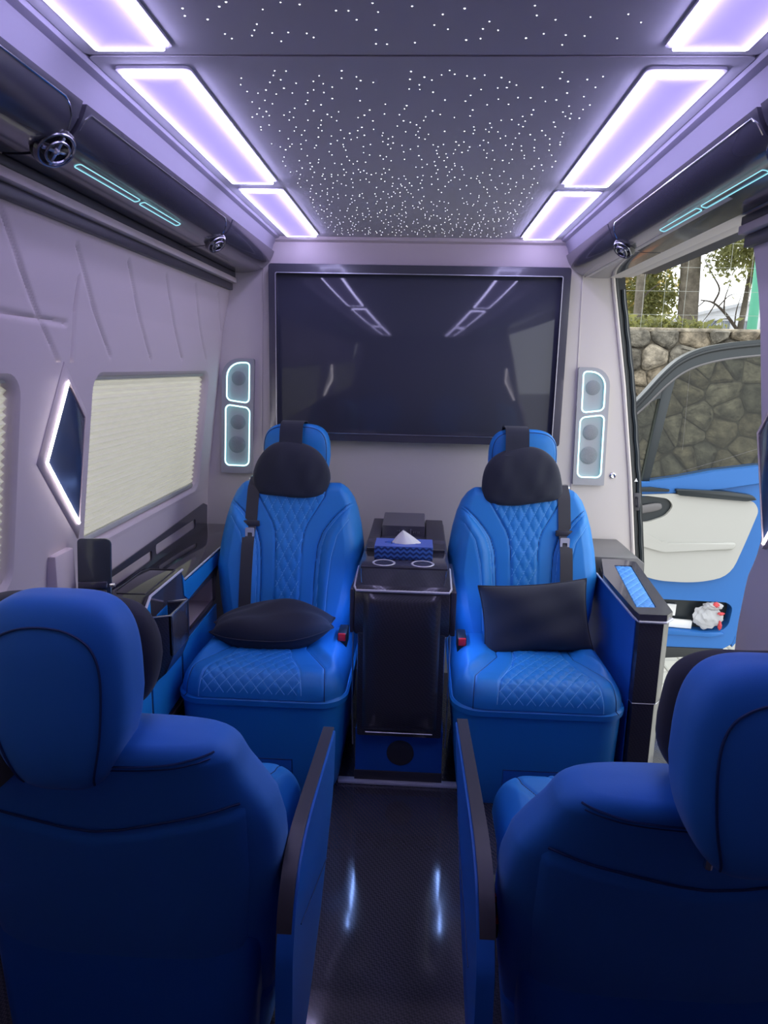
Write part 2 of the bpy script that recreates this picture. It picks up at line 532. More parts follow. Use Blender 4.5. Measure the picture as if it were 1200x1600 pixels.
# right wall: only the part behind the sliding-door opening, and the header above it
def rear_edge(z): return float(np.interp(z, [0, .3, .6, .66, .75, .835, .91, .99, 1.3, 1.6, 1.8], [2.12, 2.10, 2.065, 2.054, 2.024, 1.995, 1.934, 1.888, 1.87, 1.855, 1.868]))
zz = np.linspace(0, 1.80, 46); V, F = [], []
for z in zz:
    e = rear_edge(z)
    for y in (YB, e - .012, e - .002, e, e - .004, e - .06): V.append((RX(z) + (0 if y < e - .01 else (.003 if abs(y - e + .002) < 1e-6 else (.012 if y == e else (.03 if y > e - .01 else .09)))), y, z))
F = [(i * 6 + j, i * 6 + j + 1, i * 6 + j + 7, i * 6 + j + 6) for i in range(45) for j in range(5)]
mk('wall_right', (V, F), lav, kind='structure', sharp=60)
mk('trim_1', join(box(.66, .815, 1.70, YP, 1.782, 1.80, .005), box(.795, .86, 1.70, YP, 1.785, 2.02, .004)), white_leather, kind='structure', label='pale header strip above the side door opening')
mk('trim_2', box(.86, .95, YB, YP, 1.80, 2.02, 0), satin, kind='structure')
mk('trim_3', box(-.90, -.84, YB, YP, 1.79, 2.02, 0), satin, kind='structure')

# partition wall behind the seats
def jamb(z): return float(np.interp(z, [0, .56, .94, 1.35, 1.78], [1.0, .973, .924, .86, .778]))
outl = [(WX(z) - .01, z) for z in np.linspace(0, 1.80, 20)] + [(WX(1.8), 1.93), (.765, 1.93)] + [(jamb(z), z) for z in np.linspace(1.80, 0, 24)]
wf = mk('wall_front', prism(outl, 'y', YP, YP + .08), white_leather, kind='structure')
mk('seam', join(*[tube([(x, YP - .0005, 1.80), (x + d, YP - .0005, .35)], .0035) for x, d in ((-.688, -.03), (.652, .03))]), white_leather, wf)
mk('crown_strip', prism([(YP, 1.925), (YP - .035, 1.925), (YP - .03, 1.912), (YP - .012, 1.905), (YP - .008, 1.82), (YP, 1.815)], 'x', -.655, .60), lav, wf)
# rounded pale edge and rubber seal of the door opening
edge = [(jamb(z) - .002, YP - .003, z) for z in np.linspace(.05, 1.785, 40)]
mk('opening_edge', tube(edge, .009, 8), white_leather, wf)
seal = thing('door_seal', 'black rubber seal running up the front edge of the side door opening', 'seal', (1.0, YP + .02, 0))
def seal_strip(o0, o1, y0, y1):
    V, F = [], []
    zs = np.linspace(0, 1.80, 40)
    for z in zs:
        k = 1 + .0 * z
        a = jamb(z) + o0 * k; b = jamb(z) + o1 * k
        V += [(a, y0, z), (b, y0, z), (b, y1, z), (a, y1, z)]
    for i in range(39):
        for q in range(4):
            r = (q + 1) % 4; F.append((i * 4 + q, i * 4 + r, i * 4 + 4 + r, i * 4 + 4 + q))
    F += [(0, 1, 2, 3), (156, 157, 158, 159)]
    return V, F
mk('channel', seal_strip(.006, .058, YP + .035, YP + .12), rubber, seal)
mk('lip', tube([(jamb(z) + .017, YP + .03, z) for z in np.linspace(.0, 1.79, 60)], .011, 8), rubber, seal)
mk('ridge', tube([(jamb(z) + .043 + .0012 * math.sin(z * 55), YP + .034, z) for z in np.linspace(.05, 1.74, 120)], .009, 6), door_dark, seal)
mk('striker', join(tube([(jamb(.86) + .03, YP + .02, .86), (jamb(.86) + .03, YP - .002, .86), (jamb(.82) + .03, YP - .002, .82), (jamb(.82) + .03, YP + .02, .82)], .005, 8),
     box(jamb(.84) + .012, jamb(.84) + .046, YP + .018, YP + .03, .80, .88, .004)), satin, seal, label='dark latch striker')
V = [(jamb(.935) + .022, YP + .018, .93), (jamb(.935) + .038, YP + .018, .93), (jamb(.935) + .03, YP + .018, .946)]
mk('triangle_mark', (V, [(0, 1, 2)]), paper, seal, label='small white triangle mark')
btn = mk('wall_button', lathe([(.004, 0), (.013, -.001), (.013, -.006), (.009, -.009), (.004, -.007)], (.846, YP, .957), 'y', 20), chrome, label='small round metal button on the pale wall right of the right speaker panel', cat='button')
origin_to(btn, (.846, YP, .957))

# ceiling
CZ = 1.924
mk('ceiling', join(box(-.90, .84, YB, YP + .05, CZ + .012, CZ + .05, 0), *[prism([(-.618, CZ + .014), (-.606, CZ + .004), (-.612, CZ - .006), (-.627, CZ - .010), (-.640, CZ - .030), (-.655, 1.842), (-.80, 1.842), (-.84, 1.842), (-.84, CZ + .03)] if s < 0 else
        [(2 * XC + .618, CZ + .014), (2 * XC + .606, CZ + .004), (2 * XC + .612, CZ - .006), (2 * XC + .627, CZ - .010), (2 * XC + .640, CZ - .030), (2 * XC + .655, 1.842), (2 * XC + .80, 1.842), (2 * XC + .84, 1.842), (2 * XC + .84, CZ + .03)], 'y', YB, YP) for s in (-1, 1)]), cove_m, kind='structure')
def star_panel(y0, y1, label, n, sy0, sy1):
    p = thing('star_panel', label, 'ceiling panel', (XC, (y0 + y1) / 2, CZ), 'starlight ceiling panels')
    LA = [l for l in LAMPS if l[3] > y0 and l[2] < y1]
    hs = [rrect(a, b, max(c, y0 + .02), min(d, y1 - .02), .006, 2) for a, b, c, d in LA]
    mk('board', plate_holes(rrect(-.606, .546, y0, y1, .012), hs, 'z', CZ, CZ + .013), ceil_m, p)
    # star points set out by rejection so that they keep apart
    pts = []
    tries = 0
    while len(pts) < n and tries < n * 60:
        tries += 1
        q = (random.uniform(-.385, .325), random.uniform(sy0, sy1))
        if all((q[0] - w[0]) ** 2 + (q[1] - w[1]) ** 2 > .017 ** 2 for w in pts): pts.append(q)
    V, F = [], []
    for x, y in pts:
        r = random.choice((.0010, .0012, .0012, .0016)); k = len(V)
        V += [(x + r * math.cos(a), y + r * math.sin(a), CZ - .0002) for a in [i * math.pi / 3 for i in range(6)]] + [(x, y, CZ - .0012)]
        F += [(k + i, k + (i + 1) % 6, k + 6) for i in range(6)]
    mk('stars', (V, F), star_m, p, kind='stuff', flat=True, label='white fibre-optic star points')
LAMPS = []
for s in (-1, 1):
    for y0, y1 in ((.42, 1.29), (1.392, 2.165), (2.262, 3.005)):
        a, b = (-.566, -.446) if s < 0 else (.386, .506)
        LAMPS.append((a, b, y0, y1))
star_panel(1.344, YP - .035, 'long grey star-dotted ceiling panel in front of the cross seam', 760, 1.40, 3.03)
star_panel(.30, 1.336, 'grey star-dotted ceiling panel nearest the camera, cut by the top edge', 260, .45, 1.30)
mk('ceiling_rear_board', box(-.606, .546, YB, .292, CZ, CZ + .013, 0), ceil_m, kind='structure')
bpy.data.objects['ceiling_rear_board'].name = 'trim_4'

names = {0: 'nearest the camera, cut by the top edge', 1: 'long, second from the camera', 2: 'farthest, beside the front end'}
for i, (a, b, y0, y1) in enumerate(LAMPS):
    side = 'left' if i < 3 else 'right'
    t = thing('ceiling_lamp', 'violet glowing ceiling lamp panel on the %s, %s' % (side, names[i % 3]), 'lamp', ((a + b) / 2, (y0 + y1) / 2, CZ), 'ceiling lamp panels')
    fr = plate_holes(rrect(a - .010, b + .010, y0 - .010, y1 + .010, .01, 3), [rrect(a, b, y0, y1, .006, 3)], 'z', CZ - .0045, CZ + .001)
    mk('frame', fr, ceil_b, t)
    ins = .009
    mk('diffuser', prism(rrect(a + ins, b - ins, y0 + ins, y1 - ins, .004, 2), 'z', CZ - .0125, CZ + .008), led_face, t)
    mk('light_edge', plate_holes(rrect(a, b, y0, y1, .006, 3), [rrect(a + ins, b - ins, y0 + ins, y1 - ins, .004, 2)], 'z', CZ - .013, CZ + .006), led_rim, t)

# ------------------------------------------------------------------ overhead consoles and rails
def mx(x, s): return x if s < 0 else 2 * XC - x
POD = [(-.637, 1.866), (-.642, 1.852), (-.652, 1.832), (-.668, 1.812), (-.69, 1.796), (-.72, 1.785), (-.76, 1.779), (-.815, 1.779)]
def pod_pt(u, s, off=0):
    """u 0..1 along the profile from the inner top edge outwards"""
    P = [Vector(p) for p in POD]
    L = [0]
    for i in range(len(P) - 1): L.append(L[-1] + (P[i + 1] - P[i]).length)
    d = u * L[-1]
    for i in range(len(P) - 1):
        if d <= L[i + 1] + 1e-9:
            t = (d - L[i]) / (L[i + 1] - L[i]); p = P[i].lerp(P[i + 1], t); e = (P[i + 1] - P[i]).normalized()
            nrm = Vector((-e.y, e.x))
            if nrm.y > 0: nrm = -nrm
            p = p + nrm * off
            return mx(p.x, s), p.y
    return mx(P[-1].x, s), P[-1].y
def pod_piece(y0, y1, s, endround=0):
    ys = np.linspace(y0, y1, 14 if endround else 3)
    rings = []
    for y in ys:
        k = 1.0
        if endround and y > y1 - endround: k = math.sqrt(max(0, 1 - ((y - (y1 - endround)) / endround) ** 2)) * .5 + .5
        prof = [(-.815 + (x + .815) * (k if endround else 1), 1.866 - (1.866 - z) * (1)) for x, z in smooth2(POD)]
        prof = prof + [(-.815, 1.866)]
        rings.append([(mx(x, s), y, z) for x, z in prof])
    return loft(rings)
def smooth2(p): return [(q.x, q.y) for q in smooth_path([(a, b, 0) for a, b in p], 3)]
def vent(t, y, s, u=.46, r=.034):
    x, z = pod_pt(u, s, .004)
    ax = Vector((.62 if s < 0 else -.62, -.30, -.78)).normalized()
    M = Matrix.Translation((x, y, z)) @ ax.to_track_quat('Z', 'Y').to_matrix().to_4x4()
    h = mk('vent', xf(lathe([(r * .9, -.02), (r * 1.25, -.006), (r * 1.2, .004), (r * 1.0, .010), (r * .92, .006)], (0, 0, 0), 'z', 28), M), gloss, t, label='round air vent')
    for q, zz_ in ((r * 1.02, .010), (r * .66, .016)):
        mk('ring', xf(tube([(q * math.cos(a), q * math.sin(a), zz_) for a in np.linspace(0, 2 * math.pi, 28, endpoint=False)], .0028, 6, closed=True), M), brushed_d, h)
    mk('vane', xf(join(box(-r * .9, r * .9, -.003, .003, .004, .014, .001), box(-.003, .003, -r * .9, r * .9, .004, .014, .001), lathe([(.004, .0), (.008, .012), (.003, .018)], (0, 0, 0), 'z', 10)), M), brushed, h)
for s in (-1, 1):
    side = 'left' if s < 0 else 'right'
    t = thing('overhead_console', 'black glossy overhead console with air vents along the %s side' % side, 'console', (mx(-.72, s), 1.9, 1.78), 'overhead consoles')
    mk('rear_shell', pod_piece(-.2, 1.385, s), gloss2, t)
    mk('middle_shell', pod_piece(1.40, 2.42, s), gloss2, t)
    mk('front_shell', pod_piece(2.432, YP - .012, s, 0), gloss2, t)
    mk('spine', prism([(mx(x, s), z) for x, z in [(-.65, 1.86), (-.66, 1.84), (-.70, 1.80), (-.80, 1.787), (-.81, 1.86)]], 'y', -.2, YP - .02), satin, t)
    for (ya, yb, ea, eb) in ((-.2, 1.375, 0, 1), (1.41, 2.40, 1, 1)):
        pts = []
        if ea: pts += [(pod_pt(u, s, .0008)[0], ya + (.02 * (.2 - u) / .2) * 0, pod_pt(u, s, .0008)[1]) for u in (.22, .12)]
        pts += [(pod_pt(.055, s, .0008)[0], y, pod_pt(.055, s, .0008)[1]) for y in np.linspace(ya + (.015 if ea else 0), yb - (.05 if eb else 0), 10)]
        if eb: pts += [(pod_pt(u, s, .0008)[0], yb - k, pod_pt(u, s, .0008)[1]) for u, k in ((.09, .03), (.16, .012), (.26, 0))]
        mk('chrome_line', tube(pts, .0016, 5), chrome, t, label='thin chrome line')
    vent(t, 1.385, s); vent(t, 2.42, s, .44, .030)
    for ya, yb in ((1.50, 1.815), (1.835, 2.11)):
        lp = rrect(ya, yb, .44, .545, .04, 4)
        lp = [(y, u) for y, u in lp]
        # pill shaped loop following the shell
        w = .008
        loop = []
        for k in range(24):
            a = 2 * math.pi * k / 24
            yy = (yb - w if math.cos(a) > 0 else ya + w) + w * math.cos(a)
            u = .52 + .034 * math.sin(a)
            x, z = pod_pt(u, s, .0015)
            loop.append((x, yy, z))
        mk('light_slot', tube(loop, .0011, 5, closed=True), led_cyan_dim, t, label='thin cyan light loop')
    # stepped curtain rail under the console
    y1 = YP - .02 if s < 0 else 1.872
    wxx = (lambda z: WX(z)) if s < 0 else (lambda z: RX(z))
    rt = thing('curtain_rail', 'stepped dark and pale rail under the %s overhead console' % side, 'rail', (wxx(1.74), 1.0, 1.70), 'stepped rails at the top of the walls')
    d = 1 if s < 0 else -1
    def strip(nm, z0, z1, out, m):
        x0 = wxx(z0) + (-.02) * d; x1 = wxx((z0 + z1) / 2) + out * d
        mk(nm, box(min(x0, x1), max(x0, x1), YB, y1, z0, z1, .003), m, rt)
    strip('upper_strip', 1.757, 1.778, .010, satin)
    strip('pale_strip', 1.735, 1.756, .022, lav)
    strip('lower_strip', 1.706, 1.734, .014, satin)

# ------------------------------------------------------------------ television
tv = thing('television', 'large dark wall television in a glossy black frame behind the front seats', 'television', (XC, YP, 1.09))
TX0, TX1, TZ0, TZ1 = -.654, .595, 1.083, 1.813
mk('frame', plate_holes(rrect(TX0, TX1, TZ0, TZ1, .012, 3), [rrect(TX0 + .032, TX1 - .035, TZ0 + .035, TZ1 - .038, .006, 2)], 'y', YP - .055, YP - .002), gloss2, tv)
mk('inner_edge', plate_holes(rrect(TX0 + .028, TX1 - .031, TZ0 + .031, TZ1 - .034, .006, 2), [rrect(TX0 + .031, TX1 - .034, TZ0 + .034, TZ1 - .037, .005, 2)], 'y', YP - .058, YP - .05), brushed, tv, label='thin metal line around the screen')
mk('screen', box(TX0 + .03, TX1 - .033, YP - .030, YP - .006, TZ0 + .033, TZ1 - .036, .002), screen_m, tv)

# ------------------------------------------------------------------ speaker panels
def speaker(s, x0, x1, dx, z0, z1, label):
    """s -1: outer side is left; dx: lean of the lower end"""
    t = thing('speaker_panel', label, 'speaker', ((x0 + x1) / 2, YP, z0), 'wall speaker panels')
    sk = lambda x, z: x + dx * (z1 - z) / (z1 - z0)
    ro = .075
    rr = (0.004, .004, .010, ro) if s < 0 else (.004, .004, ro, .010)
    def sh(poly): return [(sk(x, z), z) for x, z in poly]
    def loop_poly(a, b, c, d, r):  # a..b x, c..d z
        return sh(rrect(a, b, c, d, r, 6))
    W = x1 - x0
    up = (x0 + .022, x1 - .020, z1 - .185, z1 - .018)
    lo = (x0 + .018, x1 - .016, z0 + .035, z1 - .205)
    # trays slant where they meet: the upper's lower edge falls towards the TV
    def slant(poly, zc, amount, which):
        out = []
        for x, z in poly:
            f = (x - x0) / W
            if s > 0: f = 1 - f
            if (which == 'b' and z < zc) or (which == 't' and z > zc): z = z - amount * (f - .5)
            out.append((x, z))
        return out
    upr = ((.02, .02, .015, .062) if s < 0 else (.02, .02, .062, .015))
    pu = slant(rrect(*up, upr, 6), (up[2] + up[3]) / 2, .018, 'b'); pl = slant(rrect(*lo, .022, 6), (lo[2] + lo[3]) / 2, .018, 't')
    mk('plate', plate_holes(sh(rrect(x0, x1, z0, z1, rr, 6)), [sh(pu), sh(pl)], 'y', YP - .020, YP), lightgrey, t)
    for nm, p, cs in (('upper_tray', pu, [(.5, z1 - .085, .031)]), ('lower_tray', pl, [(.5, z1 - .275, .033), (.48, z1 - .375, .038)])):
        q = sh(p)
        mk(nm, prism(q, 'y', YP - .006, YP - .001), lightgrey, t)
        mk('light_ring', tube([(x, YP - .019, z) for x, z in q], .0031, 6, closed=True), led_cyan, t, label='glowing cyan outline')
        for f, z, r in cs:
            cx = sk(x0 + W * f, z)
            mk('speaker_mesh', lathe([(r * .2, -.011), (r * .8, -.011), (r, -.008), (r, -.002)], (cx, YP, z), 'y', 28), mesh_g, t)
speaker(-1, -.868, -.727, -.017, .922, 1.424, 'tall speaker panel with cyan glowing outlines left of the television')
speaker(1, .660, .795, .012, .914, 1.418, 'tall speaker panel with cyan glowing outlines right of the television')

# ------------------------------------------------------------------ diamond wall lamps
def diamond(s, label):
    D = [(1.735, 1.347), (1.652, 1.156), (1.838, .965), (1.838, 1.248)]
    if s > 0: D = [(y + .020, z) for y, z in D]
    fx = (lambda z: wl_mid(z)) if s < 0 else (lambda z: RX(z))
    d = 1 if s < 0 else -1
    t = thing('diamond_lamp', label, 'lamp', (fx(1.15), 1.74, 1.15), 'diamond wall lamps')
    c = Vector((1.76 + (0.020 if s > 0 else 0), 1.16))
    def grow(k): return [tuple(c + (Vector(p) - c) * k) for p in D]
    def ring(p, off): return [(fx(q[1]) + off * d, q[0], q[1]) for q in p]
    mk('surround', loft([ring(grow(1.28 if s < 0 else 1.10), -.004), ring(grow(1.26 if s < 0 else 1.095), .002), ring(grow(1.08), .012), ring(grow(1.04), .012), ring(grow(1.03), .004)], cap=False), lav, t)
    mk('dark_glass', loft([ring(grow(1.045), -.006), ring(grow(1.0), .008), ring(grow(.97), .010)]), tint_glass, t, label='dark blue-grey glass face')
    pts = [Vector(D[0]), Vector(D[1]), Vector(D[2])]
    P = [(fx(q[1]) + .013 * d, q[0] - .004, q[1]) for q in pts]
    mk('light_edge', tube(P, .0042, 6), led_white, t, label='white lit edge on two sides')
diamond(-1, 'dark diamond wall lamp with white lit edge between the left blinds')
diamond(1, 'dark diamond wall lamp on the right rear wall at the picture edge')

# ------------------------------------------------------------------ seats
def interp(tab): 
    xs = [a for a, _ in tab]; ys = [b for _, b in tab]
    o = np.argsort(xs); xs = np.array(xs)[o]; ys = np.array(ys)[o]
    return lambda v: np.interp(v, xs, ys)
def smoothstep(a, b, v):
    t = np.clip((v - a) / (b - a), 0, 1); return t * t * (3 - 2 * t)
def quilt(x, w, a=.041, b=.066, h=.006):
    p = np.abs(np.sin(np.pi * (x / a + w / b))); q = np.abs(np.sin(np.pi * (x / a - w / b)))
    return h * (np.minimum(p, q) ** .55)
def quilt_lines(inside, xr, wr, a=.041, b=.066, step=.004):
    """polylines of the diamond stitching, clipped"""
    L = []
    for sg in (1, -1):
        k0 = int(math.floor(min(xr[0] / a + sg * wr[0] / b, xr[0] / a + sg * wr[1] / b))) - 1
        k1 = int(math.ceil(max(xr[1] / a + sg * wr[0] / b, xr[1] / a + sg * wr[1] / b))) + 1
        for k in range(k0, k1 + 1):
            cur = []
            w = wr[0]
            while w <= wr[1]:
                x = a * (k - sg * w / b)
                if inside(x, w): cur.append((x, w))
                else:
                    if len(cur) > 3: L.append(cur)
                    cur = []
                w += step
            if len(cur) > 3: L.append(cur)
    return L

def cluster(n, e0, e1):
    """0..1 samples, denser at flagged ends"""
    t = np.linspace(0, 1, n)
    if e0 and e1: return .5 - .5 * np.cos(np.pi * t)
    if e1: return np.sin(np.pi / 2 * t)
    if e0: return 1 - np.cos(np.pi / 2 * t)
    return t

def pad_mesh(W, v0, v1, H, place, nu, nv, back, e0=False, e1=True):
    """a cushion: |x| <= W(v), v0..v1; height H(x, v); place -> xyz; closed at h = -back"""
    vs = v0 + (v1 - v0) * (.55 * cluster(nv, e0, e1) + .45 * np.linspace(0, 1, nv))
    us = np.linspace(-1, 1, nu); us = .5 * us + .5 * np.sin(np.pi / 2 * us)
    Vv, U = np.meshgrid(vs, us, indexing='ij')
    X = U * W(Vv)
    Hh = H(X, Vv)
    P = place(X, Vv, Hh).reshape(-1, 3)
    V = [tuple(p) for p in P]
    F = [(i * nu + j, i * nu + j + 1, i * nu + nu + j + 1, i * nu + nu + j) for i in range(nv - 1) for j in range(nu - 1)]
    bd = [j for j in range(nu)] + [i * nu + nu - 1 for i in range(1, nv)] + [(nv - 1) * nu + j for j in range(nu - 2, -1, -1)] + [i * nu for i in range(nv - 2, 0, -1)]
    k = len(V)
    Xf, Vf = X.reshape(-1), Vv.reshape(-1)
    Q = place(Xf[bd], Vf[bd], np.full(len(bd), -back))
    V += [tuple(p) for p in Q]
    n = len(bd)
    for i in range(n):
        j = (i + 1) % n; F.append((bd[i], bd[j], k + j, k + i))
    F.append(tuple(k + i for i in range(n)))
    return V, F

def line_on(H, place, pts, r, off=.0006, n=5):
    x = np.array([p[0] for p in pts]); v = np.array([p[1] for p in pts])
    P = place(x, v, H(x, v) + off)
    return tube([tuple(p) for p in P], r, n)
def dense(pts, n=14):
    return [(q.x, q.y) for q in smooth_path([(a, b, 0) for a, b in pts], n)]

# --- cushion (shared by all four seats; local: front edge at v = 0, back at v = .55, outer side = -x for s = -1)
HX = .270
def cushion(t, s, toworld, depth=.55, zb=.36):
    hx, r = HX, .095
    def W(v):
        d = np.clip(v, 0, r); return hx - r + np.sqrt(np.maximum(r * r - (r - d) ** 2, 0))
    def dist(x, v):
        qx = np.abs(x) - (hx - r); qv = (r - v)
        out = np.where((qx > 0) & (qv > 0), r - np.hypot(np.maximum(qx, 0), np.maximum(qv, 0)), np.minimum(hx - np.abs(x), v))
        return np.maximum(out, 0)
    xo = .028 * s
    qw = interp([(0, .165), (.06, .150), (.16, .105), (.26, .085), (.5, .08)])
    bw = interp([(0, .225), (.08, .215), (.16, .17), (.24, .13), (.34, .125), (.6, .125)])
    def base(x, v):
        d = dist(x, v); e = np.clip(d / .062, 0, 1)
        h = .074 * np.sqrt(np.maximum(1 - (1 - e) ** 2.2, 0))
        h = h + .018 * smoothstep(.0, .16, v) * smoothstep(.0, .05, np.abs(x - xo * .5) - bw(v)) * np.clip(d / .05, 0, 1)
        h = h + .006 * np.clip(d / .1, 0, 1) - .010 * smoothstep(.12, .40, v)
        return h
    def wco(x, v): return v - .9 * (.074 - np.minimum(base(x, v), .074))
    def H(x, v):
        h = base(x, v); w = wco(x, v)
        ins = np.clip((qw(v) - np.abs(x - xo)) / .006, 0, 1) * np.clip(dist(x, v) / .003, 0, 1)
        h = h + quilt(x - xo, w, .039, .058, .004) * ins
        g = np.minimum(np.abs(np.abs(x - xo) - qw(v)), np.abs(np.abs(x - xo * .5) - bw(v)))
        h = h - .004 * np.exp(-(g / .0035) ** 2) * np.clip(dist(x, v) / .01, 0, 1)
        return h
    def place(x, v, h): return toworld(x, v, zb + h)
    c = mk('seat_cushion', pad_mesh(W, 0, depth, H, place, 150, 130, .0, e0=True, e1=False), blue, t, local=True, sharp=60)
    def inside(x, w): return abs(x) < float(qw(w)) - .002 and -.055 < w < .42
    # stitching: invert w -> v numerically along each line
    vs = np.linspace(0.0012, depth - .02, 260)
    lines = []
    for L in quilt_lines(lambda x, w: abs(x) < .17 and -.07 < w < .42, (-.17, .17), (-.07, .42), .039, .058):
        cur = []
        for x, w in L:
            xx = x + xo; ww = wco(np.full_like(vs, xx), vs); v = float(np.interp(w, ww, vs))
            if w > ww[0] and abs(x) < float(qw(v)) - .002: cur.append((xx, v))
            else:
                if len(cur) > 3: lines.append(cur)
                cur = []
        if len(cur) > 3: lines.append(cur)
    mk('stitching', join(*[line_on(H, place, L, .0013, .0003, 4) for L in lines]), stitch_l, c, local=True, kind='stuff')
    vv = np.concatenate([np.linspace(.0015, .03, 14), np.linspace(.034, .46, 50)])
    for sg in (1, -1):
        mk('piping', line_on(H, place, [(float(xo * .5 + sg * bw(v)), v) for v in vv], .0016, .0004), stitch_d, c, local=True)
        mk('edge_seam', line_on(H, place, [(float(xo + sg * qw(v)), v) for v in vv], .0013, .0004), stitch_l, c, local=True)
    return c

def front_seat(s, cx, label):
    """s = -1: outer side to the left.  Local frame: x sideways, y depth (seat faces -y), origin on the floor under the seat"""
    Y0 = 2.35
    t = thing('captain_seat', label, 'seat', (cx, Y0, 0), 'front captain seats')
    inner = -s
    # base box with rounded front corners, slightly narrower at the foot
    rings = []
    for z, ins in ((0, .022), (.02, .017), (.12, .010), (.33, 0), (.338, 0)):
        rings.append([(x, y - Y0 + ins * 1.9 * (1 if y < 2.3 else 0), z) for x, y in rrect(-.270 + (ins * 1.6 if inner < 0 else ins * .2), .270 - (ins * 1.6 if inner > 0 else ins * .2), 2.056, 2.66, (.085, .085, .03, .03), 8)])
    b = mk('seat_base', loft(rings), blue_plastic, t, local=True)
    rr_ = [[(x, y - Y0, z) for x, y in rrect(-.270 - o, .270 + o, 2.054 - o, 2.66, (.085 + o, .085 + o, .03, .03), 8)] for z, o in ((.330, 0), (.334, .007), (.352, .009), (.360, .003))]
    mk('base_rim', loft(rr_), blue_plastic, b, local=True)
    mk('access_panel', join(box(-.10, .10, 2.072 - Y0, 2.108 - Y0, .03, .135, .002)), blue_trim, b, local=True)
    mk('panel_gap', tube([(-.102, 2.086 - Y0, .028), (.102, 2.086 - Y0, .028), (.102, 2.0735 - Y0, .137), (-.102, 2.0735 - Y0, .137)], .0018, 5, closed=True), stitch_d, b, local=True)
    def tw(x, v, z): return np.stack([x + 0 * v, 2.045 - Y0 + v + 0 * x, z + 0 * x], -1)
    cushion(t, s, tw)
    # backrest
    SL = .31; vt = .945; vb = .40
    Wt = interp([(.40, .245), (.5, .268), (.62, .288), (.72, .278), (.80, .264), (.86, .248), (.90, .231), (.925, .212), (.938, .194), (.945, .172)])
    q = interp([(.95, .138), (.92, .136), (.88, .128), (.83, .097), (.78, .067), (.75, .056), (.70, .050), (.42, .046)])
    bb = interp([(.95, .30), (.87, .238), (.85, .212), (.82, .18), (.785, .15), (.75, .126), (.70, .110), (.6, .102), (.42, .10)])
    b2 = interp([(.95, .36), (.83, .255), (.80, .226), (.74, .185), (.66, .165), (.55, .155), (.42, .15)])
    nl = math.hypot(1, SL)
    def place(x, v, h): return np.stack([x + 0 * v, 2.585 - Y0 + SL * (v - .42) - h / nl, v + .0 * x + h * SL / nl], -1)
    def dist(x, v): return np.maximum(np.minimum((Wt(v) - np.abs(x)) * .93, vt - v), 0)
    def H(x, v):
        d = dist(x, v); e = np.clip(d / .046, 0, 1); ax = np.abs(x)
        h = .092 * np.sqrt(np.maximum(1 - (1 - e) ** 2.2, 0))
        bol = smoothstep(-.004, .05, ax - bb(v)) * smoothstep(.93, .80, v)
        h = h + .030 * bol * np.clip(d / .06, 0, 1)
        h = h + .008 * smoothstep(.45, .60, v) * smoothstep(.80, .68, v) * (1 - np.clip(ax / .12, 0, 1) ** 2)
        ins = np.clip((q(v) - ax) / .006, 0, 1) * np.clip(d / .02, 0, 1)
        h = h + quilt(x, v, .037, .070, .004) * ins
        g = np.minimum(np.minimum(np.abs(ax - q(v)), np.abs(ax - bb(v))), np.abs(ax - bb(v) - .016))
        h = h - .0045 * np.exp(-(g / .0032) ** 2) * np.clip(d / .02, 0, 1)
        h = h - .003 * np.exp(-((ax - b2(v)) / .0032) ** 2) * np.clip(d / .02, 0, 1)
        return h
    br = mk('backrest', pad_mesh(Wt, vb, vt, H, place, 150, 170, .035), blue, t, local=True, sharp=60)
    L = quilt_lines(lambda x, w: abs(x) < float(q(w)) - .003 and .42 < w < .925, (-.15, .15), (.42, .93), .037, .070)
    mk('stitching', join(*[line_on(H, place, l, .0013, .0003, 4) for l in L]), stitch_l, br, local=True, kind='stuff')
    for sg in (1, -1):
        mk('piping', line_on(H, place, [(sg * float(bb(v)), v) for v in np.linspace(.42, .86, 60)], .0018, .0004), stitch_d, br, local=True)
        mk('piping', line_on(H, place, [(sg * float(q(v)), v) for v in np.linspace(.42, .935, 60)], .0014, .0004), stitch_d, br, local=True)
        for f, hi in ((lambda v: bb(v) + .016, .84), (b2, .80)):
            mk('edge_seam', line_on(H, place, [(sg * float(min(f(v), Wt(v) - .012)), v) for v in np.linspace(.42, hi, 60)], .0012, .0004), stitch_l, br, local=True)
    # headrest
    hy = 2.775 - Y0
    def hf(x, y, z):
        k = 1.0 - .10 * max(0, -z) + (-.04 * max(0, z) ** 2)
        return x * k, y * (1 - .15 * z * z), z
    hr = mk('headrest', superell((0, hy, 1.05), (.132, .060, .125), .55, .55, 56, 32, hf), blue, t, local=True)
    mk('headrest_piping', tube([(.132 * .93 * spow(math.cos(a), .55) * (1 - .10 * max(0, -math.sin(a))), hy - .048, 1.05 + .125 * .93 * spow(math.sin(a), .55)) for a in np.linspace(0, 2 * math.pi, 64, endpoint=False)], .0016, 5, closed=True), stitch_d, hr, local=True)
    for sx in (-.055, .055): mk('headrest_post', tube([(sx, hy + .01, .86), (sx, hy, .97)], .007, 10), chrome, t, local=True)
    # shoulder belt on the outer side
    bx = .146 * s
    pts, nr = [], []
    for v in np.linspace(.925, .45, 34):
        x = bx + s * .006 * math.sin((.925 - v) * 5)
        p = place(np.array([x]), np.array([v]), H(np.array([x]), np.array([v])) + .004)[0]
        pts.append(tuple(p)); nr.append((0, -1, SL))
    top = place(np.array([bx]), np.array([.945]), np.array([.05]))[0]
    pts = [(top[0], top[1] + .03, top[2] - .004), (top[0], top[1] - .004, top[2] + .010)] + pts; nr = [(0, 0, 1), (0, -.6, 1)] + nr
    sb = mk('seat_belt', band(pts, nr, (1, 0, 0), .046, .0022), belt_m, t, local=True, label='black shoulder belt')
    p = place(np.array([bx]), np.array([.775]), H(np.array([bx]), np.array([.775])) + .008)[0]
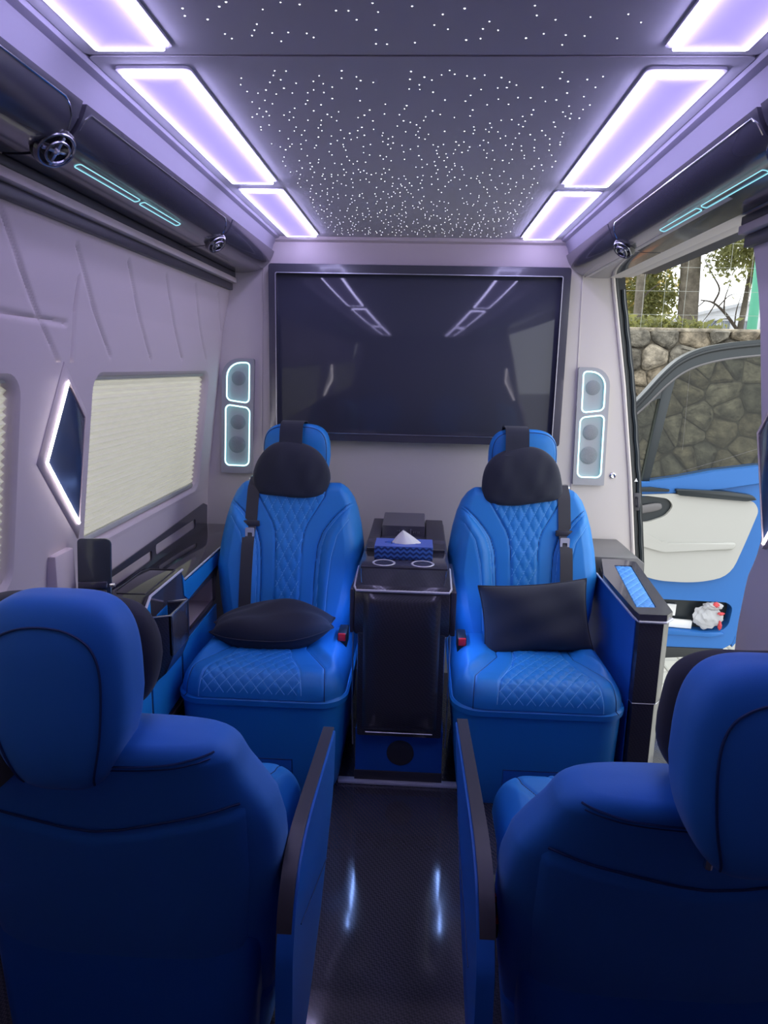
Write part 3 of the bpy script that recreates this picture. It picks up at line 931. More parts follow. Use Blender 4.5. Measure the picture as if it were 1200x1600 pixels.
    mk('belt_stop', box(bx - .031, bx + .031, p[1] - .010, p[1] + .003, p[2] - .010, p[2] + .012, .003), satin, sb, local=True)
    tz = p[2] - .010; ty = p[1] - .030
    tg = plate_holes(rrect(bx - .017, bx + .017, tz - .048, tz, .004, 3), [rrect(bx - .009, bx + .009, tz - .040, tz - .018, .003, 3)], 'y', ty - .006, ty - .002)
    mk('belt_tongue', tg, strip_m, sb, local=True)
    topc = box(bx - .03, bx + .03, top[1] - .012, top[1] + .05, top[2] - .006, top[2] + .008, .004)
    mk('belt_guide', topc, chrome, sb, local=True)
    # belt latch with a red button, inner side
    kx = inner * .232
    bk = mk('belt_latch', box(kx - .016, kx + .016, 2.345 - Y0, 2.44 - Y0, .40, .472, .004), rubber, t, local=True)
    mk('red_button', box(kx - .013, kx + .013, 2.338 - Y0, 2.350 - Y0, .447, .4735, .002), red_pl, bk, local=True)
    return t
fl = front_seat(-1, -.487, 'blue quilted captain seat on the front left, beside the blind')
fr_ = front_seat(1, .402, 'blue quilted captain seat on the front right, beside the open door')

# neck cushions on the front headrests
def neck_cushion(cx, cy, cz, r, tilt, label, strap_dir=1, strap_x=0.0, hr=None, seed=1, dome=True):
    t = thing('neck_cushion', label, 'cushion', (cx, cy, cz), 'black neck cushions on the headrests')
    rng = random.Random(seed)
    ph = [rng.uniform(0, 6) for _ in range(4)]
    def fn(x, y, z):
        k = 1 + .015 * math.sin(5 * z + ph[0]) - .04 * max(0, -z)
        wr = .05 * math.sin(9 * x + 3 * z + ph[1]) * (1 - z * z) + .04 * math.sin(14 * x - 5 * z + ph[2])
        zz_ = z * ((1.42 if z > 0 else .62) if dome else 1) 
        return x * k, y * (1 + wr), zz_ + .03 * math.sin(4 * x + ph[3])
    M = Matrix.Rotation(tilt, 4, 'Y')
    if dome: VF = superell((0, 0, -r[2] * .36), (r[0], r[1], r[2]), .95, .72, 56, 40, fn, .32)
    else: VF = superell((0, 0, 0), r, .58, .72, 56, 36, fn)
    mk('pillow_body', xf(VF, M), black_cloth, t, local=True)
    if hr:
        d = strap_dir
        ytop, zt, yb = hr
        pts = [(0, -.03 * d, .075), (0, -.012 * d, .095), (0, .02 * d, zt - cz + .000), (0, ytop - cy, zt - cz + .006), (0, ytop - cy + .045 * d, zt - cz - .012), (0, yb - cy, zt - cz - .09), (0, yb - cy, zt - cz - .17)]
        pts = smooth_path([(p[0] + strap_x, p[1], p[2]) for p in pts], 5)
        nr = []
        for i in range(len(pts)):
            tt = (pts[min(i + 1, len(pts) - 1)] - pts[max(i - 1, 0)]).normalized()
            n_q = Vector((1, 0, 0)).cross(tt)
            if n_q.z < 0 and abs(n_q.z) > .3: n_q = -n_q
            nr.append(n_q * (1 if True else 1))
        mk('strap', band([tuple(p) for p in pts], nr, (1, 0, .0), .088, .004), black_cloth, t, local=True)
    return t
neck_cushion(-.487 - .004, 2.672, 1.006, (.148, .056, .104), 0, 'black neck cushion strapped over the front left headrest', 1, -.002, (2.775, 1.176, 2.84), 3)
neck_cushion(.402 - .014, 2.672, 1.006, (.152, .056, .106), rad(-5), 'black neck cushion strapped askew over the front right headrest', 1, -.022, (2.775, 1.176, 2.84), 5)

# loose pillows
def pillow(name, label, M, w, h, th, seed, pu=4, pe=.55, oval=0):
    rng = random.Random(seed); ph = [rng.uniform(0, 6.28) for _ in range(6)]
    n = 36; V, F = [], []
    for side in (1, -1):
        for i in range(n + 1):
            for j in range(n + 1):
                u = -1 + 2 * i / n; v = -1 + 2 * j / n
                x = u * w / 2 * (1 - .09 * (1 - u * u) * 0 - .10 * (1 - abs(u) ** 3) * 0 - .07 * (1 - v * v) * abs(u) ** 2)
                y = v * h / 2 * (1 - .09 * (1 - u * u) * abs(v) ** 2) * (1 - oval * abs(u) ** 2.5)
                e = max(0, (1 - abs(u) ** pu)) * max(0, (1 - v ** 4))
                z = side * th / 2 * (e ** pe) * (1 + .07 * math.sin(5 * u + ph[0] + 2 * v) + .05 * math.sin(8 * v + ph[1] - 3 * u))
                z += .006 * math.sin(4 * u + ph[2]) * math.sin(3 * v + ph[3])
                V.append((x, y, z))
    m = n + 1
    for k in (0, m * m):
        F += [(k + i * m + j, k + i * m + j + 1, k + i * m + m + j + 1, k + i * m + m + j) for i in range(n) for j in range(n)]
    bm = bmesh.new(); vs = [bm.verts.new(v) for v in V]
    for f in F: bm.faces.new([vs[q] for q in f])
    bmesh.ops.remove_doubles(bm, verts=list(bm.verts), dist=.0004)
    VF = xf(from_bm(bm), M)
    loc = M.translation
    t = thing(name, label, 'pillow', loc, 'black loose pillows')
    mk('cover', VF, black_cloth, t, sharp=70)
    # piped rim
    rim = []
    for k in range(4):
        for i in range(n):
            a = -1 + 2 * i / n
            u, v = ((a, -1), (1, a), (-a, 1), (-1, -a))[k]
            x = u * w / 2 * (1 - .07 * (1 - v * v)); y = v * h / 2 * (1 - .09 * (1 - u * u)) * (1 - oval * abs(u) ** 2.5)
            rim.append((x, y, .006 * math.sin(4 * u + ph[2]) * math.sin(3 * v + ph[3])))
    mk('rim_piping', xf(tube(rim, .003, 6, closed=True), M), black_cloth, t)
pillow('throw_pillow', 'black pillow lying flat on the front left seat cushion', Matrix.Translation((-.505, 2.365, .487)) @ Matrix.Rotation(rad(3), 4, 'Z') @ Matrix.Rotation(rad(6), 4, 'X') @ Matrix.Rotation(rad(-3), 4, 'Y'), .44, .27, .135, 2, 2, .6, .72)
pillow('throw_pillow', 'black pillow standing upright against the front right backrest', Matrix.Translation((.428, 2.40, .538)) @ Matrix.Rotation(rad(-3), 4, 'Y') @ Matrix.Rotation(rad(72), 4, 'X') @ Matrix.Rotation(rad(3), 4, 'Z'), .385, .255, .11, 4)

# --- rear seats (face away from the camera)
def rear_seat(s, cx, y_top, slope, ztop, label, hx0, hy0, hz0, RZ):
    """s = -1 left seat; inner (aisle) side is +x for s = -1"""
    inner = -s
    t = thing('captain_seat', label, 'seat', (cx, 1.3, 0), 'rear captain seats seen from behind')
    def L(x, y, z): return (x, y - 1.3, z)
    dz = 0.0 if s < 0 else -.01
    Wt = interp([(-.02, .25), (.10, .27), (.30, .300), (.47, .318), (.58, .320), (.65, .308), (.69, .288), (.73, .266), (.77, .252), (.80, .240), (.815, .228), (.825, .21), (.83, .185)])
    def yb(z): return y_top + slope * (ztop - z)
    def dep(z): return np.interp(z - dz, [0, .4, .7, .8, .83], [.095, .09, .08, .072, .045])
    def rnd(z):
        t_ = min(1, max(0, (z - (ztop - .035)) / .035)); return 1 - math.sqrt(max(0, 1 - t_ * t_))
    def hw(z): return float(Wt(z - dz)) * .972 - .035 * rnd(z)
    n = 72
    zs = list(np.linspace(.10, .62 + dz, 16)) + list(np.linspace(.65 + dz, ztop - .04, 10)) + [ztop - .035, ztop - .028, ztop - .02, ztop - .013, ztop - .007, ztop - .003, ztop - .001]
    rings = []
    for i, z in enumerate(zs):
        w = hw(z); d = float(dep(z)) - .028 * rnd(z); yc = yb(z) + float(dep(min(z, ztop - .03)))
        rings.append([L(w * spow(math.cos(a), .48), yc + d * spow(math.sin(a), .55), z) for a in np.linspace(0, 2 * math.pi, n, endpoint=False)])
    w = hw(ztop) * .6; rings.append([L(w * spow(math.cos(a), .6), yb(ztop) + .07 + .02 * spow(math.sin(a), .6), ztop + .004) for a in np.linspace(0, 2 * math.pi, n, endpoint=False)])
    bk = mk('backrest', loft(rings), blue2, t, local=True, sharp=60)
    def bs(x, z, off=0):
        w = hw(z); d = float(dep(z)) - .028 * rnd(z); c = min(abs(x) / w, .995)
        ca = c ** (1 / .48); sa = math.sqrt(max(0, 1 - ca * ca)) ** .55
        return L(x, yb(z) + float(dep(min(z, ztop - .03))) - d * sa - off, z)
    # hard shell panel on the back
    def zt(x): return dz + float(np.interp(abs(x), [0, .05, .19, .25, .27], [.615, .622, .662, .682, .678]))
    nu, nv = 41, 30; V, F = [], []
    for i in range(nv + 1):
        for j in range(nu + 1):
            u = -1 + 2 * j / nu
            zz_ = .14 + (.64 + dz - .14) * (i / nv)
            Wp = float(np.interp(zz_ - dz, [.1, .2, .48, .62, .68], [.215, .232, .262, .268, .262]))
            x = u * Wp
            z = .14 + (zt(x) - .14) * (i / nv)
            eg = min(1, (1 - abs(u)) / .03 , (nv - i) / 1.2, i / 1.2)
            p = bs(x, z, -.004 + .011 * max(0, eg) ** .5)
            V.append(p)
    m = nu + 1
    F = [(i * m + j, i * m + j + 1, i * m + m + j + 1, i * m + m + j) for i in range(nv) for j in range(nu)]
    mk('back_panel', (V, F), blue2, bk, local=True, sharp=70)
    mk('panel_edge', tube([bs(x, zt(x) + .002, .003) for x in np.linspace(-.255, .255, 40)], .002, 6), stitch_d, bk, local=True)
    # shoulder seams
    for sg in (1, -1):
        pts = dense([(sg * .218, .785 + dz), (sg * .19, .779 + dz), (sg * .15, .771 + dz), (sg * .10, .766 + dz), (sg * .02, .762 + dz)])
        mk('shoulder_seam', tube([bs(x, z, .0012) for x, z in pts], .0018, 5), stitch_d, bk, local=True)
        pts = dense([(sg * .214, .777 + dz), (sg * .185, .770 + dz), (sg * .15, .763 + dz), (sg * .10, .758 + dz), (sg * .02, .754 + dz)])
        mk('shoulder_seam', tube([bs(x, z, .0008) for x, z in pts], .0012, 5), stitch_d, bk, local=True)
    # bottom valance
    mk('lower_cover', loft([[L(w_ * spow(math.cos(a), .48), yb(.16) + .09 + d_ * spow(math.sin(a), .55), z) for a in np.linspace(0, 2 * math.pi, 48, endpoint=False)] for z, w_, d_ in ((.03, .255, .092), (.05, .262, .098), (.145, .272, .104), (.155, .266, .098))]), blue2, bk, local=True)
    # headrest
    def hf(x, y, z):
        k = 1 - .36 * max(0, -z) ** 1.6 - .05 * max(0, z) ** 2
        return x * k, y * (1 - .12 * z * z), z
    c = (hx0 - cx, hy0 - 1.3, hz0)
    hr = mk('headrest', superell(c, (.121, .066, RZ), .50, .55, 64, 40, hf), blue2, t, local=True)
    def hs(x, z, off=.0012):
        """back skin of the headrest"""
        zn = max(-.999, min(.999, (z - c[2]) / RZ)); k = 1 - .36 * max(0, -zn) ** 1.6 - .05 * max(0, zn) ** 2
        cp = math.sqrt(max(0, 1 - abs(zn) ** (2 / .5))) ** .5
        xn = min(.999, abs(x / .121 / k) / max(cp, 1e-3)); sa = math.sqrt(max(0, 1 - xn ** (2 / .55))) ** .55
        return (c[0] + x, c[1] - .066 * (1 - .12 * zn * zn) * cp * sa - off, z)
    q_ = RZ / .17
    arc = [(inner * .058, -.150), (inner * .080, -.06), (inner * .088, .04), (inner * .077, .095), (inner * .045, .122), (0, .130),
           (-inner * .045, .124), (-inner * .080, .100), (-inner * .092, .04), (-inner * .082, -.06), (-inner * .058, -.150)]
    arc = [(a, c[2] + b * q_) for a, b in arc]
    mk('headrest_seam', tube([hs(x, z) for x, z in dense(arc, 8)], .002, 6), stitch_d, hr, local=True)
    for sx in (-.04, .04): mk('headrest_post', tube([(c[0] + sx, c[1] + .035, c[2] - .19), (c[0] + sx, c[1] + .02, c[2] - .10)], .007, 10), chrome, t, local=True)
    # cushion and base
    def tw(x, v, z): return np.stack([-x + 0 * v, 1.640 - 1.3 - v + 0 * x, z - .02 + 0 * x], -1)
    cushion(t, -s, tw, .50)
    rr2 = [[L(x, y, z) for x, y in rrect(-.262 + i_, .262 - i_, 1.12, 1.605 - i_, (.03, .03, .085, .085), 8)] for z, i_ in ((0, .03), (.02, .02), (.33, 0), (.342, .004))]
    mk('seat_base', loft(rr2), blue_trim, t, local=True)
    # aisle-side armrest panel with a black pad along its top edge
    ax = (-.19 if s < 0 else .112)
    yaw = 0.0 if s < 0 else .012
    prof = [(1.632, .500), (1.590, .362), (1.485, .284), (1.355, .196), (1.17, .118), (1.06, .10), (1.00, .13), (1.02, .40), (1.05, .47), (1.10, .520), (1.16, .535), (1.25, .535)]
    if s > 0: prof = [(1.668, .520), (1.60, .470), (1.50, .415), (1.285, .276), (1.11, .205), (1.0, .18), (.97, .20), (.985, .43), (1.02, .49), (1.07, .535), (1.14, .552), (1.25, .552)]
    pr = round_poly(prof, .02, 3)
    def sh(VF): return [( (v[0] + (1.65 - v[1]) * yaw) - cx, v[1] - 1.3, v[2]) for v in VF[0]], VF[1]
    d = inner
    ar = mk('armrest_panel', sh(prism(pr, 'x', ax, ax - d * .030, .004)), blue_trim, t, local=True)
    topl = [(prof[i][0], prof[i][1]) for i in (8, 9, 10, 11)] + [prof[0]]
    topl = [(.985 if s > 0 else 1.02, topl[0][1] - .09)] + topl
    topl = [(q.x, q.y) for q in smooth_path([(a, b, 0) for a, b in topl], 5)]
    under = [(a + (.0 if k else 0), b - .035) for k, (a, b) in enumerate(topl)]
    pts = [(ax - d * .022, a, b) for a, b in topl]
    V, F = [], []
    for (a, b), (a2, b2_) in zip(topl, under):
        V += [(ax - d * .005, a, b + .003), (ax - d * .032, a, b + .003), (ax - d * .032, a2 + .02, b2_), (ax - d * .005, a2 + .02, b2_)]
    for i in range(len(topl) - 1):
        for k in range(4):
            j = (k + 1) % 4; F.append((i * 4 + k, i * 4 + j, i * 4 + 4 + j, i * 4 + 4 + k))
    F += [(0, 1, 2, 3), tuple((len(topl) - 1) * 4 + k for k in range(4))]
    mk('armrest_pad', sh((V, F)), satin, ar, local=True, label='black pad along the panel top')
    mk('panel_groove', sh(tube([(ax + d * .0005, 1.46, .26 if s < 0 else .385), (ax + d * .0005, 1.10, .40 if s < 0 else .33)], .0016, 5)), stitch_d, ar, local=True)
    if s > 0:
        bl = mk('belt_latch', sh(box(ax + .031, ax + .056, 1.135, 1.195, .36, .452, .004)), rubber, t, local=True)
        mk('red_button', sh(plate_holes(rrect(ax + .029, ax + .058, .398, .456, .003, 2), [rrect(ax + .036, ax + .051, .410, .444, .002, 2)], 'y', 1.130, 1.138)), red_pl, bl, local=True)
    return t
rear_seat(-1, -.535, .989, .27, .797, 'dark blue captain seat at lower left, seen from behind', -.561, 1.03, .879, .164)
rear_seat(1, .474, .917, .40, .790, 'dark blue captain seat at lower right, seen from behind', .490, .915, .868, .158)
nk = neck_cushion(-.612, 1.125, .898, (.172, .05, .108), 0, 'black neck cushion on the far side of the lower left headrest', -1, 0, None, 8, False)
sp_ = smooth_path([(-.70, 1.10, .93), (-.725, 1.02, .89), (-.710, .990, .83), (-.680, .985, .785), (-.630, .992, .750)], 5)
mk('strap', band([tuple(p) for p in sp_], [(0, -1, 0)] * len(sp_), Vector((.72, 0, .69)), .10, .006), black_cloth, nk)
neck_cushion(.545, 1.01, .884, (.168, .05, .113), 0, 'black neck cushion on the far side of the lower right headrest', -1, 0, None, 9, False)

# ------------------------------------------------------------------ centre console
cc = thing('centre_console', 'black carbon-fibre console between the two front seats', 'console', (-.04, 2.5, 0))
CX0, CX1 = -.192, .112
side = [(2.14, .20), (2.118, .30), (2.112, .60), (2.118, .70), (2.135, .722), (2.245, .742), (2.26, .742), (2.98, .742), (2.98, .20)]
mk('body', join(prism([(a, max(b, .565)) for a, b in side], 'x', CX0, CX1, .006), prism([(2.14, .20), (2.118, .30), (2.113, .57), (2.98, .57), (2.98, .20)], 'x', CX0 + .012, CX1 - .012, .006)), carbon, cc)
# bulged front panel
V, F = [], []
nu, nv = 24, 30
for i in range(nv + 1):
    for j in range(nu + 1):
        u = -1 + 2 * j / nu; z = .225 + (.700 - .225) * i / nv
        e = max(0, 1 - abs(u) ** 6) ** .5 * max(0, 1 - abs((z - .4625) / .2375) ** 10) ** .5
        V.append(((CX0 + CX1) / 2 + u * .122, np.interp(z, [.2, .3, .6, .7], [2.14, 2.118, 2.112, 2.118]) - .001 - .018 * e, z))
m = nu + 1
F = [(i * m + j, i * m + j + 1, i * m + m + j + 1, i * m + m + j) for i in range(nv) for j in range(nu)]
fp = mk('front_panel', (V, F), carbon, cc)
mk('panel_foot_line', tube([(-.15, 2.118, .224), (.07, 2.118, .224)], .002, 6), brushed, fp)
mk('chrome_strip', tube([(CX0 - .001, 2.30, .735), (CX0 - .001, 2.135, .716), (CX0 + .006, 2.113, .711), (CX1 - .006, 2.113, .711), (CX1 + .001, 2.135, .716), (CX1 + .001, 2.30, .735)], .0042, 8), strip_m, cc, label='polished strip along the top front edge')
for sx, x in ((-1, CX0), (1, CX1)):
    mk('corner_line', tube(smooth_path([(x - sx * .012, 2.235, .7445), (x - sx * .016, 2.19, .737), (x - sx * .022, 2.14, .727)], 5), .0022, 6), chrome, cc)
    mk('side_flap', box(min(x, x + sx * .014), max(x, x + sx * .018), 2.12, 2.46, .566, .712, .004), gloss2, cc)
    fx_ = x + sx * .012
    mk('side_light', box(fx_ - .004, fx_ + .004, 2.16, 2.46, .556, .564, 0), led_blue, cc, label='blue-white light strip')
    mk('side_rail', tube([(x + sx * .002, 2.128, .70), (x + sx * .003, 2.122, .55), (x + sx * .003, 2.13, .30), (x + sx * .002, 2.15, .16)], .0025, 6), brushed, cc)
# top deck
mk('cup_deck', box(CX0 + .006, CX1 - .006, 2.262, 2.46, .741, .748, .002), gloss2, cc)
for x in (-.110, .022):
    h = mk('cup_holder', lathe([(.030, .735), (.031, .7475), (.037, .7500), (.040, .7480), (.041, .745)], (x, 2.312, 0), 'z', 36), strip_m, cc, label='chrome-rimmed round cup holder')
    mk('cup_well', lathe([(.030, .7462), (.0295, .7458)], (x, 2.312, 0), 'z', 30), gloss, h)
mk('rear_deck', box(CX0 + .004, CX1 - .004, 2.47, 2.98, .730, .748, .004), satin, cc)
mk('deck_gap', box(CX0 + .010, CX1 - .010, 2.46, 2.475, .742, .758, .002), gloss, cc)
rb = mk('rear_box', prism([(2.70, .740), (2.71, .788), (2.91, .800), (2.925, .740)], 'x', -.140, .030, .005), gloss2, cc, label='black box unit at the back of the console')
mk('emblem', join(prism([(-.053, .757), (-.063, .766), (-.053, .775), (-.043, .766)], 'y', 2.6995, 2.7075), box(-.028, -.023, 2.6995, 2.7075, .757, .777, .0005), *[box(-.08 + k * .008, -.077 + k * .008, 2.6995, 2.7075, .768, .772, 0) for k in range(2)], *[box(-.016 + k * .007, -.012 + k * .007, 2.6995, 2.7075, .762, .768, 0) for k in range(4)]), brushed, rb, label='small white diamond and marks')
for x0, x1 in ((CX0 + .006, -.142), (.034, CX1 - .006)):
    mk('rear_lid', prism([(2.60, .748), (2.61, .758), (2.94, .766), (2.95, .748)], 'x', x0, x1, .004), satin, cc)
mk('plinth', box(CX0 + .004, CX1 - .004, 2.185, 2.9, 0, .2, .003), blue_trim, cc)
mk('plinth_speaker', lathe([(.004, 2.180), (.040, 2.178), (.046, 2.182), (.046, 2.190)], (-.034, 0, .115), 'y', 32), satin, cc, label='dark round speaker in the blue plinth')
mk('plinth_foot', box(CX0 + .002, CX1 - .002, 2.18, 2.2, 0, .045, .002), satin, cc)

tb = thing('tissue_box', 'blue chevron tissue box standing on the console deck', 'tissue box', (-.045, 2.42, .748))
mk('carton', join(box(-.146, .056, 2.352, 2.468, .7490, .794, .002)), chev, tb)
mk('carton_top', plate_holes(rrect(-.1455, .0555, 2.3525, 2.4675, .002, 1), [[(-.048 + .066 * math.cos(a), 2.41 + .026 * math.sin(a)) for a in np.linspace(0, 2 * math.pi, 28, endpoint=False)]], 'z', .7935, .7960), chev_top, tb)
# folded tissue peak
V, F = [], []
for i in range(9):
    f = i / 8
    for k in range(20):
        a = 2 * math.pi * k / 20
        r = (1 - f) ** .85; fold = 1 + .16 * math.sin(3 * a + .6) + .08 * math.sin(7 * a)
        V.append((-.040 + .050 * r * math.cos(a) * fold - .010 * f, 2.412 + .018 * r * math.sin(a) * fold, .790 + .050 * f + .003 * math.sin(4 * a) * (1 - f)))
F = [(i * 20 + k, i * 20 + (k + 1) % 20, i * 20 + 20 + (k + 1) % 20, i * 20 + 20 + k) for i in range(8) for k in range(20)]
F.append(tuple(160 + k for k in range(20)))
mk('tissue', (V, F), tissue_m, tb, label='white tissue pulled to a peak')

mk('trim_5', box(-.245, .165, 2.166, 2.194, 0, .012, .003), strip_m, kind='structure', label='bright metal edging strip across the aisle floor')

# ------------------------------------------------------------------ right armrest beside the door
am = thing('side_console', 'carbon armrest box with a blue quilted top beside the open door', 'console', (.73, 2.4, 0))
A = [(.693, 2.52), (.693, 2.14), (.697, 2.105), (.770, 2.105), (.798, 2.140), (.856, 2.72), (.80, 2.75), (.73, 2.75)]
def lift(VF, f):
    return [(x, y, z + f(x, y, z)) for x, y, z in VF[0]], VF[1]
slope_top = lambda x, y, z: (y - 2.1) * .02
mk('upper_box', prism(A, 'z', .375, .645, 0), carbon, am)
mk('lower_box', prism([(c_[0] + (.003 if c_[0] < .7 else -.003), c_[1] + .003) for c_ in A], 'z', 0, .371, 0), carbon, am)
mk('joint_line', tube([(a, b, .373) for a, b in A[1:6]], .0018, 5), brushed, am)
mk('inner_cladding', box(.690, .694, 2.13, 2.70, .12, .640, .001), blue_trim, am, label='blue face towards the seat')
top_o = [(a + (-.006 if a < .7 else .006), b + (-.006 if b < 2.2 else 0)) for a, b in A]
pad_h = [(.690, 2.185), (.745, 2.185), (.778, 2.215), (.822, 2.66), (.775, 2.69), (.715, 2.62), (.690, 2.40)]
pad_h = [(.700, 2.165), (.765, 2.170), (.826, 2.66), (.762, 2.66)]
mk('top_frame', plate_holes(top_o, [pad_h], 'z', .645, .672), gloss2, am)
V, F = [], []
na, nb = 40, 110
for i in range(nb + 1):
    for j in range(na + 1):
        u = j / na; v = i / nb
        a_ = Vector(pad_h[0]).lerp(Vector(pad_h[3]), v); b_ = Vector(pad_h[1]).lerp(Vector(pad_h[2]), v); p = a_.lerp(b_, u)
        e = min(1, u / .05, (1 - u) / .05, v / .02, (1 - v) / .02)
        V.append((p.x, p.y, .6655 + .004 * e + float(quilt(np.array((u - .5) * .064), np.array(v * .5), .034, .060, .003)) * e))
m = na + 1
F = [(i * m + j, i * m + j + 1, i * m + m + j + 1, i * m + m + j) for i in range(nb) for j in range(na)]
pd = mk('quilted_pad', (V, F), blue, am)
st = []
for L in quilt_lines(lambda x, w: abs(x) < .030 and .01 < w < .49, (-.032, .032), (0, .5), .034, .060):
    P = []
    for x, w in L:
        u = x / .064 + .5; v = w / .5
        a_ = Vector(pad_h[0]).lerp(Vector(pad_h[3]), v); b_ = Vector(pad_h[1]).lerp(Vector(pad_h[2]), v); p = a_.lerp(b_, u)
        P.append((p.x, p.y, .6700))
    st.append(tube(P, .0009, 4))
mk('pad_stitching', join(*st), stitch_l, pd, kind='stuff')
mk('chrome_edge', tube([(.687, 2.62, .648), (.687, 2.135, .648), (.693, 2.097, .648), (.773, 2.096, .648), (.806, 2.135, .648)], .0040, 8), strip_m, am, label='polished strip under the top')
mk('rear_ledge', prism([(.60, .50), (.60, .672), (.885, .672), (.915, .650), (.915, .50)], 'y', 2.78, YP - .004, .004), grey_pl, am, label='grey ledge behind the armrest')

# ------------------------------------------------------------------ left side cabinet
sc = thing('side_cabinet', 'low black and blue side cabinet under the left blind', 'cabinet', (-.86, 2.4, 0))
FX = -.782
mk('carcass', plate_holes([(1.66, 0), (YP - .01, 0), (YP - .01, .682), (2.235, .682), (2.225, .722), (1.945, .722), (1.885, .682), (1.66, .682)],
     [[(2.285, .485), (2.60, .495), (2.60, .592), (2.285, .592)]], 'x', FX, FX - .012), gloss2, sc)
mk('shelf_top', box(-.955, FX, 2.235, YP - .008, .670, .684, .002), gloss, sc)
mk('shelf_top_near', box(-.955, FX, 1.66, 1.885, .670, .684, .002), gloss, sc)
rt_ = mk('raised_top', prism([(1.885, .684), (1.945, .724), (2.225, .724), (2.238, .684)], 'x', -.915, FX - .001, .004), gloss, sc, label='raised glossy tray lid')
mk('tray_outline', tube([(-.80, 1.955, .7255), (-.80, 2.215, .7255), (-.885, 2.215, .7255), (-.90, 2.18, .7255), (-.90, 1.985, .7255), (-.885, 1.955, .7255)], .0022, 6, closed=True), satin, rt_)
mk('chrome_edge', join(tube([(FX + .002, YP - .02, .684), (FX + .002, 2.24, .684)], .0036, 6), tube([(FX + .002, 2.228, .723), (FX + .002, 1.945, .723), (FX + .002, 1.885, .683), (FX + .002, 1.67, .683)], .0042, 6)), strip_m, sc, label='bright edge strip')
def bp(nm, poly, off=.004): return mk(nm, prism(poly, 'x', FX, FX + off, .001), cab_blue, sc, label='blue front panel')
bp('front_panel', [(2.225, .705), (2.245, .676), (2.66, .676), (2.66, .628), (2.275, .603), (2.235, .630)])
bp('front_panel', [(1.895, .676), (1.938, .714), (1.942, .640), (1.895, .62)])
bp('front_panel', [(2.20, .465), (2.60, .475), (2.60, .30), (2.21, .29)])
bp('front_panel', [(1.93, .44), (2.185, .46), (2.185, .30), (1.93, .29)])
bp('front_panel', [(1.67, .43), (1.915, .44), (1.915, .12), (1.67, .12)])
mk('kick_strip', box(FX, FX + .006, 1.67, 3.0, .255, .275, .001), satin, sc)
mk('niche', join(box(-.955, -.945, 2.27, 2.62, .46, .62, 0), box(-.955, FX - .012, 2.27, 2.62, .475, .484, 0), box(-.955, FX - .012, 2.60, 2.61, .48, .62, 0)), lav, sc, label='pale inside of the open niche')
bp('front_panel', [(1.99, .52), (2.115, .52), (2.115, .652), (1.99, .648)], .002)
# upstand with two slots against the wall
us = plate_holes([(1.60, .684), (3.06, .684), (3.07, .775), (3.02, .792), (2.45, .770), (1.60, .745)],
     [rrect(2.02, 2.405, .703, .738, .012, 4), rrect(2.44, 2.90, .710, .748, .012, 4)], 'x', -.949, -.953)
mk('upstand', us, gloss2, sc, label='dark upstand with two long slots')

# open bin fixed on the cabinet front
bn = thing('carbon_bin', 'open black carbon-fibre bin hung on the left cabinet front', 'bin', (-.74, 2.02, .45))
sidep = [(FX + .006, .662), (-.712, .672), (-.712, .545), (-.735, .49), (FX + .006, .452)]
for y in (1.925, 2.065):
    mk('end_panel', prism(sidep, 'y', y, y + .008, .0015), carbon, bn)
mk('front_panel', box(-.722, -.712, 1.925, 2.073, .545, .672, .002), gloss2, bn)
mk('slanted_base', join(prism([(-.735, .490), (-.712, .545), (-.722, .548), (-.743, .496)], 'y', 1.927, 2.071), prism([(FX + .006, .452), (-.735, .49), (-.741, .497), (FX + .006, .462)], 'y', 1.927, 2.071)), carbon, bn)
mk('rim_strip', tube([(FX + .008, 1.926, .664), (-.713, 1.926, .673), (-.713, 2.072, .673), (FX + .008, 2.072, .664)], .003, 6), brushed, bn)

# flip-up glossy screen stand
fs = thing('tablet_stand', 'black glossy upright tablet on the shelf below the left diamond lamp', 'tablet', (-.89, 1.80, .684))
M = Matrix.Translation((-.872, 1.80, .80)) @ Matrix.Rotation(rad(8), 4, 'Z') @ Matrix.Rotation(rad(-8), 4, 'X')
mk('tablet_body', xf(prism(rrect(-.046, .042, -.11, .128, (.006, .006, .016, .010), 4), 'y', -.006, .006, .002), M), tablet_m, fs)
mk('tablet_ledge', xf(box(-.040, .036, -.024, -.006, -.005, .012, .003), M), gloss2, fs)
mk('reflective_foot', xf(box(-.036, .032, -.014, -.006, -.075, -.012, .003), M), grey_pl, fs)
mk('hinge', xf(join(tube([(.038, -.002, .0), (.052, -.002, .0)], .006, 10)), M), chrome, fs)
mk('side_block', box(-.965, -.925, 1.70, 1.80, .684, .905, .006), lav, fs, label='pale upholstered block')

# ------------------------------------------------------------------ open front door outside
YD = 4.0
vd = thing('front_door', 'open front passenger door, blue with a cream insert, beyond the side opening', 'door', (1.3, YD, -.2))
def door_out():
    return [(1.165, -.19), (1.165, .60), (1.168, .80), (1.17, 1.235), (1.235, 1.31), (1.32, 1.415), (1.405, 1.492), (1.50, 1.535), (1.62, 1.570), (1.90, 1.605), (1.985, 1.60), (1.995, 1.2), (1.98, .80), (1.945, .35), (1.90, .0), (1.865, -.16), (1.80, -.19)]
body = [(1.165, -.18), (1.165, .795), (1.30, .800), (1.45, .825), (1.65, .870), (1.88, .905), (1.99, .915), (1.975, .75), (1.945, .35), (1.90, -.03), (1.865, -.15), (1.82, -.18)]
pocket = [(1.19, .010), (1.68, .020), (1.70, .10), (1.685, .13), (1.19, .13)]
pocket = [(1.19, -.055), (1.70, -.078), (1.80, -.07), (1.835, -.03), (1.845, .075), (1.81, .105), (1.19, .115)]
